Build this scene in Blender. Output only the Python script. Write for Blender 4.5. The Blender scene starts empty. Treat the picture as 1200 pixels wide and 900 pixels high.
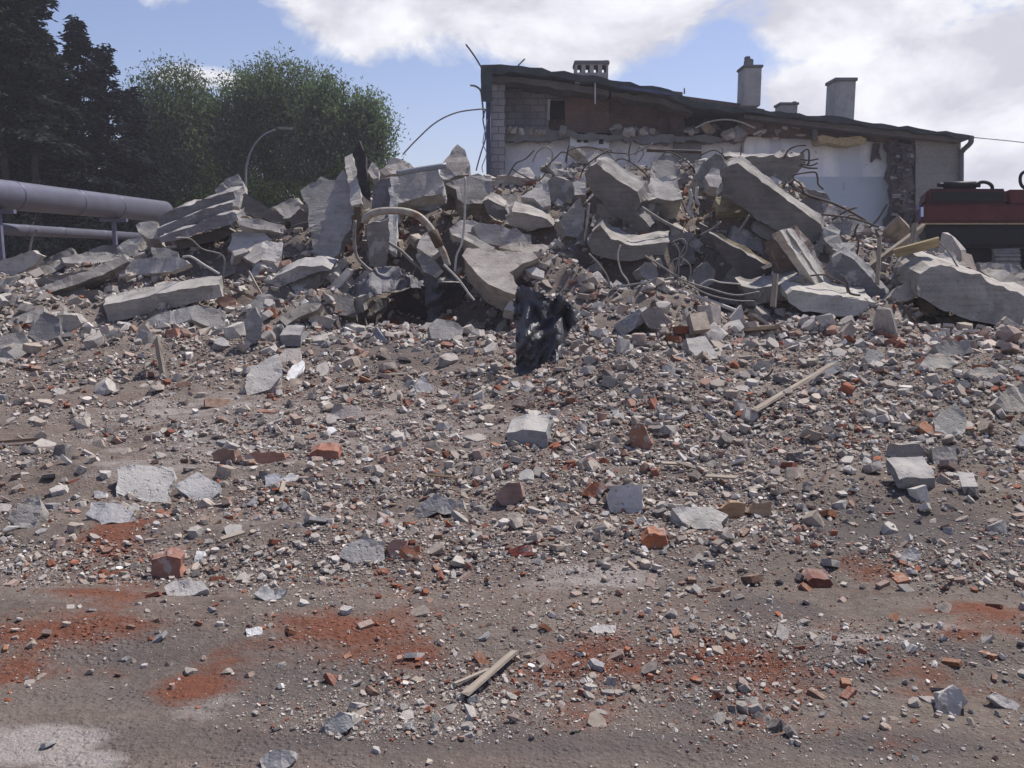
import bpy, bmesh, math, random
import numpy as np
from mathutils import Vector, Matrix, noise as mnoise

random.seed(7)
RNG = np.random.default_rng(11)
SC = bpy.context.scene
COL = SC.collection
R = math.radians

# ------------------------------------------------------------------ camera
FPX, HOR, CAMZ = 1039.0, 300.0, 1.7
PITCH = math.atan((450 - HOR) / FPX)
cam_d = bpy.data.cameras.new('camera')
cam_d.sensor_width = 36.0
cam_d.lens = 36.0 * FPX / 1200.0
cam_d.clip_start, cam_d.clip_end = 0.05, 3000
cam = bpy.data.objects.new('camera', cam_d)
cam.location = (0, 0, CAMZ)
cam.rotation_euler = (math.pi / 2 - PITCH, 0, 0)
COL.objects.link(cam)
SC.camera = cam
SC.view_settings.view_transform = 'Standard'
SC.view_settings.look = 'None'
SC.view_settings.exposure = 0.30
SC.view_settings.gamma = 1
SC.render.resolution_x, SC.render.resolution_y = 1024, 768

CP, SP = math.cos(PITCH), math.sin(PITCH)
def ray(px, py):
    x, u = (px - 600) / FPX, -(py - 450) / FPX
    return Vector((x, CP + u * SP, -SP + u * CP))
def at(px, py, Y):
    d = ray(px, py)
    return Vector((0, 0, CAMZ)) + d * (Y / d.y)

# ------------------------------------------------------------------ sun + sky
SUN_EL, SUN_AZ = R(58), R(50)        # azimuth clockwise from +Y (behind the heap, to the right)
sd = Vector((math.cos(SUN_EL) * math.sin(SUN_AZ), math.cos(SUN_EL) * math.cos(SUN_AZ), math.sin(SUN_EL)))
sl = bpy.data.lights.new('sun', 'SUN')
sl.energy, sl.angle, sl.color = 5.0, R(0.55), (1.0, 0.945, 0.87)
so = bpy.data.objects.new('sun', sl)
so.rotation_euler = sd.to_track_quat('Z', 'Y').to_euler()
so.location = sd * 100
COL.objects.link(so)

class NT:
    def __init__(self, tree): self.t = tree
    def n(self, typ, **kw):
        nd = self.t.nodes.new(typ)
        for k, v in kw.items():
            if k.startswith('i_'):
                key = k[2:]
                key = int(key) if key.isdigit() else key.replace('_', ' ')
                self.put(nd.inputs[key], v)
            else: setattr(nd, k, v)
        return nd
    def put(self, sock, v):
        if isinstance(v, bpy.types.NodeSocket): self.t.links.new(v, sock)
        elif isinstance(v, bpy.types.Node): self.t.links.new(v.outputs[0], sock)
        else: sock.default_value = v
    def math(self, op, a, b=0.0, c=None, clamp=False):
        nd = self.t.nodes.new('ShaderNodeMath'); nd.operation = op; nd.use_clamp = clamp
        self.put(nd.inputs[0], a); self.put(nd.inputs[1], b)
        if c is not None: self.put(nd.inputs[2], c)
        return nd.outputs[0]
    def vmath(self, op, a, b=None):
        nd = self.t.nodes.new('ShaderNodeVectorMath'); nd.operation = op
        self.put(nd.inputs[0], a)
        if b is not None: self.put(nd.inputs[1], b)
        return nd
    def mix(self, f, a, b, blend='MIX'):
        nd = self.t.nodes.new('ShaderNodeMix'); nd.data_type = 'RGBA'; nd.blend_type = blend
        self.put(nd.inputs[0], f); self.put(nd.inputs[6], a); self.put(nd.inputs[7], b)
        return nd.outputs[2]
    def ramp(self, f, lo, hi, a=0.0, b=1.0):
        nd = self.t.nodes.new('ShaderNodeMapRange'); nd.clamp = True
        self.put(nd.inputs[0], f)
        for i, v in enumerate((lo, hi, a, b)): nd.inputs[i + 1].default_value = v
        return nd.outputs[0]
    def noise(self, vec, scale, detail=4, rough=0.55, dist=0.0):
        nd = self.t.nodes.new('ShaderNodeTexNoise')
        if vec is not None: self.put(nd.inputs['Vector'], vec)
        nd.inputs['Scale'].default_value = scale; nd.inputs['Detail'].default_value = detail
        nd.inputs['Roughness'].default_value = rough; nd.inputs['Distortion'].default_value = dist
        return nd.outputs[0]

def c4(r, g=None, b=None):
    if g is None: return (r[0], r[1], r[2], 1)
    return (r, g, b, 1)

world = bpy.data.worlds.new('World'); SC.world = world
world.use_nodes = True
wt = world.node_tree; wt.nodes.clear(); W = NT(wt)
sky = W.n('ShaderNodeTexSky', sky_type='NISHITA', sun_disc=False, sun_elevation=SUN_EL, sun_rotation=SUN_AZ,
          altitude=100.0, air_density=1.0, dust_density=0.6, ozone_density=2.2)
SKY_STRENGTH = 0.078
skyc = W.mix(1.0, sky.outputs[0], c4(1.36, 1.20, 1.32), 'MULTIPLY')
gen = W.n('ShaderNodeTexCoord').outputs['Generated']
dens = None
for (px, py, rx, rz, w) in [(520, -30, 230, 95, 1.0), (690, 20, 175, 75, 1.0), (430, 10, 120, 50, .8),
                            (1010, 10, 190, 75, 1.0), (960, 115, 150, 75, .8), (1130, 95, 190, 95, 1.0), (1180, 215, 190, 55, .9), (900, 100, 90, 55, .55),
                            (1010, 180, 200, 55, .5), (240, 92, 110, 22, .62), (150, -30, 140, 40, .6),
                            (1500, 60, 330, 190, 1.0), (-300, -200, 300, 100, .9), (500, -420, 400, 110, .9)]:
    c = ray(px, py).normalized()
    df = W.vmath('SUBTRACT', gen, tuple(c))
    df = W.vmath('MULTIPLY', df.outputs[0], (FPX / rx, FPX / max(rx, 120), FPX / rz))
    ln = W.vmath('LENGTH', df.outputs[0]).outputs['Value']
    v = W.ramp(ln, 0.0, 1.35, w, 0.0)
    dens = v if dens is None else W.math('MAXIMUM', dens, v)
sep = W.n('ShaderNodeSeparateXYZ', i_0=gen)
stretch = W.vmath('MULTIPLY', gen, (1.0, 1.0, 1.7)).outputs[0]
n1 = W.noise(stretch, 6.0, 7, 0.6, 0.25)
n2 = W.noise(stretch, 2.2, 3, 0.5)
back = W.ramp(sep.outputs[1], 0.1, -0.3, 0.0, 0.5)          # cumulus also in the half of the sky behind the camera
dens = W.math('MAXIMUM', dens, W.math('MULTIPLY', back, W.ramp(n2, .52, .66, 0, 1.0)))
dd = W.math('ADD', dens, W.math('MULTIPLY', W.math('SUBTRACT', n1, 0.5), 1.5))
cov = W.ramp(dd, 0.33, 0.52)
cov = W.math('MULTIPLY', cov, W.ramp(sep.outputs[2], -0.02, 0.06))
n3 = W.noise(W.vmath('ADD', stretch, (0.03, 0.0, 0.075)).outputs[0], 6.0, 5, 0.55, 0.25)
shade = W.ramp(W.math('SUBTRACT', n1, n3), -0.10, 0.14)
thick = W.ramp(dd, 0.5, 1.2)
ccol = W.mix(shade, c4(0.53, 0.535, 0.60), c4(0.86, 0.87, 0.90))
ccol = W.mix(W.math('MULTIPLY', thick, 0.35), ccol, c4(0.60, 0.60, 0.69))
ccol = W.mix(1.0, ccol, c4(1 / SKY_STRENGTH, 1 / SKY_STRENGTH, 1 / SKY_STRENGTH), 'MULTIPLY')
wcol = W.mix(cov, skyc, ccol)
bg = W.n('ShaderNodeBackground', i_0=wcol, i_1=SKY_STRENGTH)
wo = W.n('ShaderNodeOutputWorld', i_0=bg.outputs[0])

# ------------------------------------------------------------------ object helpers
def tag(o, label=None, cat=None, group=None, kind=None):
    if label: o['label'] = label
    if cat: o['category'] = cat
    if group: o['group'] = group
    o['kind'] = kind or 'thing'
    return o
def link(name, me, mat=None, parent=None, loc=None):
    if mat is not None and not me.materials: me.materials.append(mat)
    o = bpy.data.objects.new(name, me); COL.objects.link(o)
    if loc is not None: o.location = loc
    if parent is not None: o.parent = parent
    return o
def empty(name, loc, rz=0):
    o = bpy.data.objects.new(name, None); COL.objects.link(o)
    o.empty_display_size = .1
    o.location = loc; o.rotation_euler.z = rz
    return o
def mesh_from(name, vs, fs):
    me = bpy.data.meshes.new(name); me.from_pydata([tuple(v) for v in vs], [], fs); me.update()
    return me

class MB:
    """collects shapes into one mesh"""
    def __init__(s): s.v, s.f = [], []
    def add(s, vs, fs):
        o = len(s.v); s.v += [Vector(v) for v in vs]; s.f += [tuple(i + o for i in f) for f in fs]
    def box(s, c, size, rot=None, bev=0.0):
        x, y, z = size[0] / 2, size[1] / 2, size[2] / 2
        if bev > 0:
            bm = bmesh.new(); bmesh.ops.create_cube(bm, size=1)
            for v in bm.verts: v.co = Vector((v.co.x * size[0], v.co.y * size[1], v.co.z * size[2]))
            bmesh.ops.bevel(bm, geom=bm.edges[:], offset=bev, segments=2, affect='EDGES')
            bm.verts.index_update()
            vs = [v.co.copy() for v in bm.verts]; fs = [tuple(v.index for v in f.verts) for f in bm.faces]; bm.free()
        else:
            vs = [Vector((a, b, d)) for d in (-z, z) for b in (-y, y) for a in (-x, x)]
            fs = [(0, 2, 3, 1), (4, 5, 7, 6), (0, 1, 5, 4), (2, 6, 7, 3), (0, 4, 6, 2), (1, 3, 7, 5)]
        m = rot if rot is not None else Matrix.Identity(3)
        s.add([m @ v + Vector(c) for v in vs], fs)
    def tube(s, pts, r, n=8, r2=None, cap=True):
        pts = [Vector(p) for p in pts]; k = len(pts); vs = []; up = Vector((0, 0, 1))
        prev = None
        for i, p in enumerate(pts):
            t = (pts[min(i + 1, k - 1)] - pts[max(i - 1, 0)]).normalized()
            if prev is None:
                a = t.cross(up) if abs(t.z) < .95 else t.cross(Vector((1, 0, 0)))
            else: a = prev - t * prev.dot(t)
            a.normalize(); prev = a; b = t.cross(a)
            rr = r if r2 is None else r + (r2 - r) * i / max(k - 1, 1)
            for j in range(n):
                w = 2 * math.pi * j / n
                vs.append(p + a * (math.cos(w) * rr) + b * (math.sin(w) * rr))
        fs = [(i * n + j, i * n + (j + 1) % n, (i + 1) * n + (j + 1) % n, (i + 1) * n + j) for i in range(k - 1) for j in range(n)]
        if cap: fs += [tuple(range(n - 1, -1, -1)), tuple(range((k - 1) * n, k * n))]
        s.add(vs, fs)
    def mesh(s, name, smooth=False):
        me = mesh_from(name, s.v, s.f)
        if smooth:
            for p in me.polygons: p.use_smooth = True
        return me
    def build(s, name, mat, parent=None, smooth=False, loc=None):
        if loc is not None:
            s.v = [v - Vector(loc) for v in s.v]
        return link(name, s.mesh(name, smooth), mat, parent, loc)

def catmull(pts, k=6):
    P = [Vector(p) for p in pts]
    if len(P) < 3: return P
    Q = [P[0] * 2 - P[1]] + P + [P[-1] * 2 - P[-2]]
    out = []
    for i in range(1, len(Q) - 2):
        a, b, c, d = Q[i - 1], Q[i], Q[i + 1], Q[i + 2]
        for j in range(k):
            t = j / k
            out.append(.5 * ((2 * b) + (c - a) * t + (2 * a - 5 * b + 4 * c - d) * t * t + (3 * b - a - 3 * c + d) * t ** 3))
    out.append(P[-1]); return out

# ------------------------------------------------------------------ materials
def new_mat(name):
    m = bpy.data.materials.new(name); m.use_nodes = True
    m.node_tree.nodes.clear(); return m, NT(m.node_tree)
def finish(N, col, rough=0.9, bump=None, bstr=0.5, bdist=0.02, spec=0.3, metal=0.0):
    b = N.n('ShaderNodeBsdfPrincipled')
    N.put(b.inputs['Base Color'], col); N.put(b.inputs['Roughness'], rough); N.put(b.inputs['Metallic'], metal)
    b.inputs['Specular IOR Level'].default_value = spec
    if bump is not None:
        bp = N.n('ShaderNodeBump'); N.put(bp.inputs['Height'], bump)
        bp.inputs['Strength'].default_value = bstr; bp.inputs['Distance'].default_value = bdist
        N.put(b.inputs['Normal'], bp.outputs[0])
    N.n('ShaderNodeOutputMaterial', i_0=b.outputs[0]); return b

def rubble_mat(name, dust=(.30, .255, .225), sc=1.0, stain=(.20, .155, .125), dust_lit_amt=.45, speck=.5, world_tex=True):
    """colour comes from the object itself (object colour); grain, stains and paler tops are added: settled dust, on concrete also painted sunlight"""
    m, N = new_mat(name)
    oi = N.n('ShaderNodeObjectInfo')
    tc = N.n('ShaderNodeTexCoord').outputs['Object']
    off = N.vmath('ADD', tc, N.n('ShaderNodeCombineXYZ', i_0=N.math('MULTIPLY', oi.outputs['Random'], 37.0)).outputs[0]).outputs[0]
    big = N.noise(off, 2.3 * sc, 5, .62)
    med = N.noise(off, 9 * sc, 6, .65)
    fine = N.noise(off, 55 * sc, 3, .7)
    k = N.math('ADD', N.ramp(big, .25, .75, .62, 1.2), N.ramp(fine, .25, .75, -.5 * speck * .5, .5 * speck * .5))
    k = N.math('ADD', k, N.ramp(oi.outputs['Random'], 0, 1, -.10, .10))
    k = N.math('ADD', k, N.ramp(N.noise(N.vmath('MULTIPLY', off, (1.0, 3.0, 14.0)).outputs[0], 1.3 * sc, 3, .6), .3, .7, -.13, .13))
    col = N.mix(1.0, oi.outputs['Color'], N.n('ShaderNodeCombineColor', i_0=k, i_1=k, i_2=k).outputs[0], 'MULTIPLY')
    col = N.mix(N.ramp(med, .54, .72, 0, .55), col, c4(stain))
    pock = N.noise(off, 26 * sc, 2, .5)
    col = N.mix(N.ramp(pock, .64, .72, 0, .5), col, c4(stain[0] * .6, stain[1] * .6, stain[2] * .6))
    rem = N.math('MULTIPLY', N.ramp(N.noise(off, 1.7 * sc, 6, .7), .56, .60), N.ramp(oi.outputs['Random'], .45, .5))
    col = N.mix(N.math('MULTIPLY', rem, .55), col, c4(.46, .44, .42))
    soot = N.math('MULTIPLY', N.ramp(N.noise(off, 1.1 * sc, 5, .65), .55, .68), N.ramp(oi.outputs['Random'], .6, .55))
    col = N.mix(N.math('MULTIPLY', soot, .5), col, c4(.09, .085, .085))
    vor = N.n('ShaderNodeTexVoronoi', i_Vector=off, i_Scale=30.0 * sc).outputs[0]
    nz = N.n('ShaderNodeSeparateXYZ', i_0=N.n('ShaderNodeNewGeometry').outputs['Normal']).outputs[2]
    dust_lit = N.math('MULTIPLY', N.ramp(nz, .35, .95), N.ramp(big, .35, .62, 0, dust_lit_amt))  # upward faces paler: dust, and on concrete sunlight painted in
    col = N.mix(dust_lit, col, c4(dust))
    h = N.math('ADD', N.math('MULTIPLY', med, .9), N.math('MULTIPLY', fine, .28))
    h = N.math('SUBTRACT', h, N.ramp(pock, .62, .74, 0, .4))
    h = N.math('SUBTRACT', h, N.math('MULTIPLY', vor, N.ramp(med, .48, .62, 0, .35)))
    finish(N, col, .95, h, .6, .028 / sc, spec=.12)
    return m

M = {}
M['concrete'] = rubble_mat('concrete', dust=(.40, .375, .355), dust_lit_amt=.8)  # strong pale tops put sunlit upper faces into the colour, beyond dust
M['chunk'] = rubble_mat('rough_concrete', sc=1.8, dust_lit_amt=.4, speck=.8)
M['brick'] = rubble_mat('brick_clay', sc=2.2, stain=(.30, .26, .235), dust=(.30, .25, .22), dust_lit_amt=.55, speck=.6)
M['plaster'] = rubble_mat('plaster', sc=1.6, dust_lit_amt=.25, speck=.3)

def simple(name, col, rough=.7, var=.25, sc=6, metal=0, bstr=.25, stain=None, st=(.55, .75), spec=.3):
    m, N = new_mat(name)
    tc = N.n('ShaderNodeTexCoord').outputs['Object']
    n = N.noise(tc, sc, 5, .6); f = N.noise(tc, sc * 7, 3, .6)
    k = N.math('ADD', N.ramp(n, .25, .75, 1 - var, 1 + var), N.ramp(f, .3, .7, -.08, .08))
    c = N.mix(1.0, c4(col), N.n('ShaderNodeCombineColor', i_0=k, i_1=k, i_2=k).outputs[0], 'MULTIPLY')
    if stain: c = N.mix(N.ramp(N.noise(tc, sc * .6, 6, .7), st[0], st[1], 0, .85), c, c4(stain))
    finish(N, c, rough, N.math('ADD', n, N.math('MULTIPLY', f, .4)), bstr, .02, metal=metal, spec=spec)
    return m
M['rust'] = simple('rusty_steel', (.085, .068, .06), .8, .4, 9, stain=(.12, .07, .05))
M['wire'] = simple('grey_wire', (.20, .185, .175), .6, .3, 9, stain=(.12, .07, .05))
M['palewire'] = simple('pale_cable', (.42, .40, .38), .6, .2, 9)
M['pipe'] = simple('aluminium_cladding', (.125, .125, .165), .42, .2, 1.6, metal=.3, bstr=.1, stain=(.09, .085, .10), st=(.5, .75))
M['whitepipe'] = simple('painted_pipe', (.33, .305, .26), .55, .2, 6, stain=(.20, .11, .06), st=(.50, .62))
M['post'] = simple('painted_post', (.13, .13, .19), .6, .2, 4)
M['red'] = simple('faded_red_paint', (.105, .028, .030), .68, .25, 2.5, stain=(.13, .07, .06), st=(.56, .8), bstr=.08)
M['darkred'] = simple('dark_red_paint', (.075, .024, .027), .65, .25, 2.5, stain=(.06, .05, .05), st=(.56, .8), bstr=.08)
M['black'] = simple('black_paint', (.016, .016, .02), .6, .3, 3, stain=(.07, .06, .055), st=(.58, .85), bstr=.1)
M['track'] = simple('worn_steel', (.27, .25, .235), .7, .3, 8, stain=(.15, .11, .085))
M['sticker'] = simple('white_sticker', (.62, .66, .80), .5, .05, 4)
M['blue_sticker'] = simple('blue_sticker', (.05, .09, .36), .5, .05, 4)
M['glass'] = simple('dark_glass', (.03, .035, .04), .08, .1, 2, spec=.6, bstr=0)
M['bark'] = simple('bark', (.045, .04, .038), .95, .4, 5, bstr=.6)
M['foam'] = simple('insulation', (.42, .34, .20), .95, .3, 8, bstr=.5)
M['felt'] = simple('roofing_felt', (.14, .137, .15), .8, .35, 4, stain=(.26, .25, .25), st=(.5, .68), bstr=.4)
M['rag'] = simple('brown_rag', (.11, .078, .055), .95, .3, 9, bstr=.6)
M['lampmetal'] = simple('lamp_metal', (.22, .235, .26), .5, .1, 4)

def wood_mat(name, col):
    m, N = new_mat(name)
    tc = N.n('ShaderNodeTexCoord').outputs['Object']
    st = N.vmath('MULTIPLY', tc, (1.2, 18, 18)).outputs[0]
    n = N.noise(st, 2.0, 6, .65, .4)
    c = N.mix(N.ramp(n, .3, .72), c4(col), c4(col[0] * .45, col[1] * .40, col[2] * .36))
    c = N.mix(N.ramp(N.noise(tc, 3, 4, .6), .5, .75, 0, .5), c, c4(.22, .19, .165))
    finish(N, c, .85, n, .4, .01)
    return m
M['wood'] = wood_mat('weathered_wood', (.36, .315, .265))
M['yellow_wood'] = wood_mat('pale_timber', (.42, .345, .205))
M['charred'] = wood_mat('charred_wood', (.06, .055, .06))
M['brown_wood'] = wood_mat('brown_wood', (.23, .165, .115))

def plastic_mat():
    m, N = new_mat('black_plastic')
    tc = N.n('ShaderNodeTexCoord').outputs['Object']
    n = N.noise(tc, 7, 5, .6, .8)
    d = N.ramp(N.noise(tc, 4, 5, .65), .52, .78, 0, .5)
    c = N.mix(d, c4(.062, .061, .068), c4(.21, .195, .19))
    finish(N, c, N.ramp(n, .3, .7, .36, .58), n, .25, .04, spec=.4)
    return m
M['plastic'] = plastic_mat()

def wallcoord(N, s=1.0):
    tc = N.n('ShaderNodeTexCoord').outputs['Object']
    sp = N.n('ShaderNodeSeparateXYZ', i_0=tc)
    u = N.math('ADD', sp.outputs[0], N.math('MULTIPLY', sp.outputs[1], .73))
    return tc, sp, N.n('ShaderNodeCombineXYZ', i_0=u, i_1=sp.outputs[2]).outputs[0]
def masonry(name, c1, c2, mortar, w, h, ms=.012, grime=(.05, .045, .05), gl=(.5, .78), bstr=.5):
    m, N = new_mat(name)
    tc, sp, uv = wallcoord(N)
    wob = N.vmath('ADD', uv, N.vmath('MULTIPLY', N.n('ShaderNodeTexNoise', i_Vector=tc, i_Scale=3.0).outputs[1], (.02, .02, 0)).outputs[0]).outputs[0]
    b = N.n('ShaderNodeTexBrick', i_Vector=wob, i_Color1=c4(c1), i_Color2=c4(c2), i_Mortar=c4(mortar), i_Scale=1.0)
    b.inputs['Mortar Size'].default_value = ms; b.inputs['Brick Width'].default_value = w; b.inputs['Row Height'].default_value = h
    b.inputs['Mortar Smooth'].default_value = .2; b.inputs['Bias'].default_value = 0
    n = N.noise(tc, 1.1, 6, .65); f = N.noise(tc, 14, 4, .65)
    c = N.mix(N.ramp(n, gl[0], gl[1], 0, .85), b.outputs[0], c4(grime))
    k = N.ramp(f, .25, .75, .78, 1.2)
    c = N.mix(1.0, c, N.n('ShaderNodeCombineColor', i_0=k, i_1=k, i_2=k).outputs[0], 'MULTIPLY')
    hgt = N.math('SUBTRACT', N.math('MULTIPLY', f, .5), b.outputs['Fac'])
    finish(N, c, .95, hgt, bstr, .03, spec=.15)
    return m
M['blockwall'] = masonry('aerated_block', (.34, .33, .35), (.26, .25, .28), (.15, .145, .16), .62, .27, .018, grime=(.12, .115, .13))
M['paleblock'] = masonry('pale_block', (.34, .33, .345), (.27, .262, .28), (.15, .145, .15), .50, .27, .02, grime=(.14, .135, .14))
M['brickwall'] = masonry('sooty_brick', (.20, .115, .098), (.15, .095, .085), (.17, .15, .145), .26, .085, .012, grime=(.045, .036, .038), gl=(.42, .68))
M['redbrick'] = masonry('red_brick', (.20, .105, .085), (.15, .09, .075), (.20, .18, .175), .26, .085, .012, grime=(.08, .06, .055), gl=(.5, .75))
M['panel'] = masonry('rendered_pier', (.27, .265, .255), (.25, .245, .24), (.21, .205, .20), 3.0, .62, .01, grime=(.18, .175, .17), bstr=.2)
M['torn'] = masonry('torn_masonry', (.22, .17, .16), (.13, .11, .12), (.16, .145, .15), .26, .11, .02, grime=(.06, .052, .065), gl=(.4, .62), bstr=1.0)

def plaster_wall():
    m, N = new_mat('two_tone_plaster')
    tc = N.n('ShaderNodeTexCoord').outputs['Object']
    sp = N.n('ShaderNodeSeparateXYZ', i_0=tc)
    n = N.noise(tc, .7, 6, .62); f = N.noise(tc, 9, 5, .65)
    up = N.mix(N.ramp(N.noise(N.vmath('MULTIPLY', tc, (1.0, 1.0, .45)).outputs[0], .9, 4, .55), .42, .62), c4(.56, .61, .69), c4(.84, .86, .90))
    c = N.mix(N.ramp(sp.outputs[2], 0.0, 0.03), c4(.50, .565, .64), up)
    c = N.mix(N.ramp(n, .56, .8, 0, .6), c, c4(.30, .31, .35))
    c = N.mix(N.ramp(N.noise(tc, 2.4, 5, .7), .66, .74, 0, .8), c, c4(.26, .24, .25))
    finish(N, c, .85, f, .15, .02)
    return m
M['plasterwall'] = plaster_wall()
M['oldplaster'] = simple('white_plaster_wall', (.60, .62, .66), .9, .16, 1.2, stain=(.27, .26, .29), st=(.5, .68))
M['roofing'] = simple('bitumen_roofing', (.050, .058, .064), .85, .35, 1.3, stain=(.10, .10, .105), bstr=.4)
M['fascia'] = simple('roof_slab_edge', (.13, .118, .115), .9, .3, 1.5, stain=(.075, .065, .065), st=(.45, .7), bstr=.5)
M['chimney'] = simple('rendered_chimney', (.37, .36, .35), .9, .2, 1.6, stain=(.18, .18, .175), st=(.5, .75), bstr=.3)
M['cap'] = simple('chimney_cap', (.17, .17, .175), .9, .2, 2, bstr=.3)
M['darkpipe'] = simple('blue_downpipe', (.07, .08, .15), .5, .2, 3)
M['gutter'] = simple('grey_gutter', (.11, .12, .13), .5, .2, 3)

# ------------------------------------------------------------------ terrain
def hash2(ix, iy, s):
    h = (ix.astype(np.int64) * 374761393 + iy.astype(np.int64) * 668265263 + s * 1442695041) & 0x7fffffff
    h = ((h ^ (h >> 13)) * 1274126177) & 0x7fffffff
    return ((h ^ (h >> 16)) & 0xffff) / 65535.0
def vnoise(x, y, s=0):
    ix, iy = np.floor(x), np.floor(y); fx, fy = x - ix, y - iy
    fx = fx * fx * (3 - 2 * fx); fy = fy * fy * (3 - 2 * fy)
    a, b = hash2(ix, iy, s), hash2(ix + 1, iy, s); c, d = hash2(ix, iy + 1, s), hash2(ix + 1, iy + 1, s)
    return (a + (b - a) * fx) * (1 - fy) + (c + (d - c) * fx) * fy
def fbm(x, y, o=4, s=0):
    r, a, t = 0, 1, 0
    for i in range(o):
        r = r + a * vnoise(x * 2 ** i, y * 2 ** i, s + i * 17); t += a; a *= .5
    return r / t
def sstep(a, b, x):
    t = np.clip((x - a) / (b - a), 0, 1); return t * t * (3 - 2 * t)

RY = 19.0
ridge = [(-700, 335), (-200, 335), (0, 326), (80, 318), (150, 302), (200, 285), (260, 265), (340, 262), (400, 240), (450, 225), (520, 212), (600, 210),
         (680, 200), (740, 197), (850, 198), (920, 222), (960, 250), (1000, 268), (1060, 287), (1130, 308), (1200, 316), (1500, 326), (1900, 345)]
CARVE = []
RX = np.array([at(p, q, RY).x for p, q in ridge]); RZ = np.array([at(p, q, RY).z for p, q in ridge])
foot = [(-200, 12.8), (250, 12.8), (380, 13.4), (425, 15.1), (585, 15.1), (630, 12.2), (760, 11.6), (850, 12.6), (1000, 12.6), (1200, 12.0), (1500, 12.0)]
FX = np.array([at(p, 400, 14).x for p, q in foot]); FY = np.array([q for p, q in foot])
def base_h(x, y):
    zr = np.interp(x, RX, RZ); yf = np.interp(x, FX, FY)
    flat = .10 * sstep(4.5, 8, y) + .36 * sstep(7.5, 13.2, y)
    for cx, cy, rx, ry, hh in [(1.3, 9.4, 1.0, 1.5, .46), (3.0, 8.2, 1.2, .9, .24), (4.9, 9.3, 1.4, 1.8, .42), (-.6, 12.2, 1.4, 1.0, .12), (-2.2, 8.2, 1.0, .5, .12), (.3, 7.6, .7, .4, .12), (-4.3, 11.8, 2.2, 1.2, .18),
                               (-1.0, 5.2, .9, .35, .05), (2.9, 5.9, 1.4, .4, .05), (-3.2, 6.6, 1.5, .4, .07), (0.2, 6.9, 1.6, .4, .07)]:
        flat = flat + hh * np.exp(-((x - cx) / rx) ** 2 - ((y - cy) / ry) ** 2)
    u = np.clip((y - yf) / (RY - yf), 0, 1)
    front = flat + np.maximum(zr - flat, 0) * (.55 * u + .45 * u * u * (3 - 2 * u))
    plate = .35 + .50 * sstep(3, 7, x) * (1 - sstep(30, 34, y))
    dn = sstep(RY, 23.5, y)
    hz = np.where(y < RY, front, zr * (1 - dn) + plate * dn)
    far = sstep(24, 40, y) * 0.35
    side = sstep(15, 26, np.abs(x))
    hz = hz * (1 - side * sstep(10, 16, y)) + side * sstep(10, 16, y) * np.minimum(hz, .25)
    return hz - np.where(y > 24, far, 0)
def full_h(x, y):
    z = base_h(x, y)
    rough = sstep(3.2, 7.0, y) * .7 + .15
    heap = sstep(12.2, 14.5, y) * (1 - sstep(22, 26, y))
    near = 1 - sstep(40, 60, y)
    z = z + near * rough * sstep(8, 10.5, y) * .22 * (fbm(x * 1.7 + 5, y * 1.7, 2, 71) - .5)
    z = z + near * rough * (.16 * (fbm(x * .9, y * .9, 3, 1) - .5) + .07 * (fbm(x * 3.3, y * 3.3, 3, 5) - .5))
    z = z + near * (.022 + .03 * rough) * (fbm(x * 9, y * 9, 3, 9) - .5)
    z = z + heap * (.55 * (fbm(x * .8 + 3, y * .8, 4, 21) - .5) + .22 * (fbm(x * 3, y * 3, 3, 31) - .5))
    z = z + heap * .30 * (fbm(x * 1.9 + 7, y * 1.9, 2, 51) - .5)
    for cx, cy, r_, dp in CARVE:
        z = z - dp * np.exp(-((x - cx) ** 2 + (y - cy) ** 2) / (r_ * r_))
    # low banks left by machine tracks, running across the view
    z = z + near * .03 * np.sin(y * 5.2 + 1.3 * np.sin(x * .35)) * sstep(2.5, 3.5, y) * (1 - sstep(5.5, 7.5, y))
    return z
def lines(segs):
    out = []
    for a, b, st in segs: out += list(np.arange(a, b, st))
    return np.array(out)
gp = 1.35 ** np.arange(1, 22)
gx = lines([(-15, -4.5, .11), (-4.5, 4.5, .05), (4.5, 15.01, .11)])
tail = 15 + np.cumsum(np.minimum(.15 * gp, 60)); tail = tail[tail < 700]
gx = np.concatenate([-tail[::-1], gx, tail])
gy = lines([(1.2, 7, .035), (7, 20, .085), (20, 26, .3)])
taily = 26 + np.cumsum(np.minimum(.4 * gp, 60)); taily = taily[taily < 1000]
headn = 1.2 - np.cumsum(np.minimum(.1 * gp, 30)); headn = headn[headn > -150]
gy = np.concatenate([headn[::-1], gy, taily])
for px, py, Y, r_, dp in [(235, 300, 16.4, .55, .8), (262, 292, 16.2, .5, .7), (485, 262, 16.6, .6, .9), (500, 250, 17, .5, .8), (430, 300, 15.9, .35, .6), (800, 275, 15.8, .6, 1.0), (830, 300, 15.3, .5, .9), (862, 268, 15.9, .6, 1.0), (880, 262, 16, .5, .8),
                          (745, 300, 14.9, .6, .8), (700, 300, 15.2, .4, .6), (850, 335, 14.6, .5, .6), (960, 300, 15.4, .45, .8), (640, 268, 16, .4, .6), (1000, 325, 14.9, .4, .6), (1110, 380, 14.2, .7, .45), (1160, 385, 14.2, .7, .45), (950, 355, 14.3, .6, .35), (1180, 312, 19.5, 1.4, .35), (1150, 310, 17.5, 1.0, .25),
                          (440, 370, 15.2, .7, .4), (520, 370, 15.2, .7, .4), (575, 365, 15.0, .6, .4), (95, 345, 15.8, .5, .5), (310, 380, 14.6, .4, .4), (690, 240, 16.4, .4, .6), (530, 225, 17.2, .4, .6)]:
    q_ = at(px, py, Y); CARVE.append((q_.x, q_.y, r_, dp))
GX, GY = np.meshgrid(gx, gy)
GZ = full_h(GX, GY)
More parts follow.
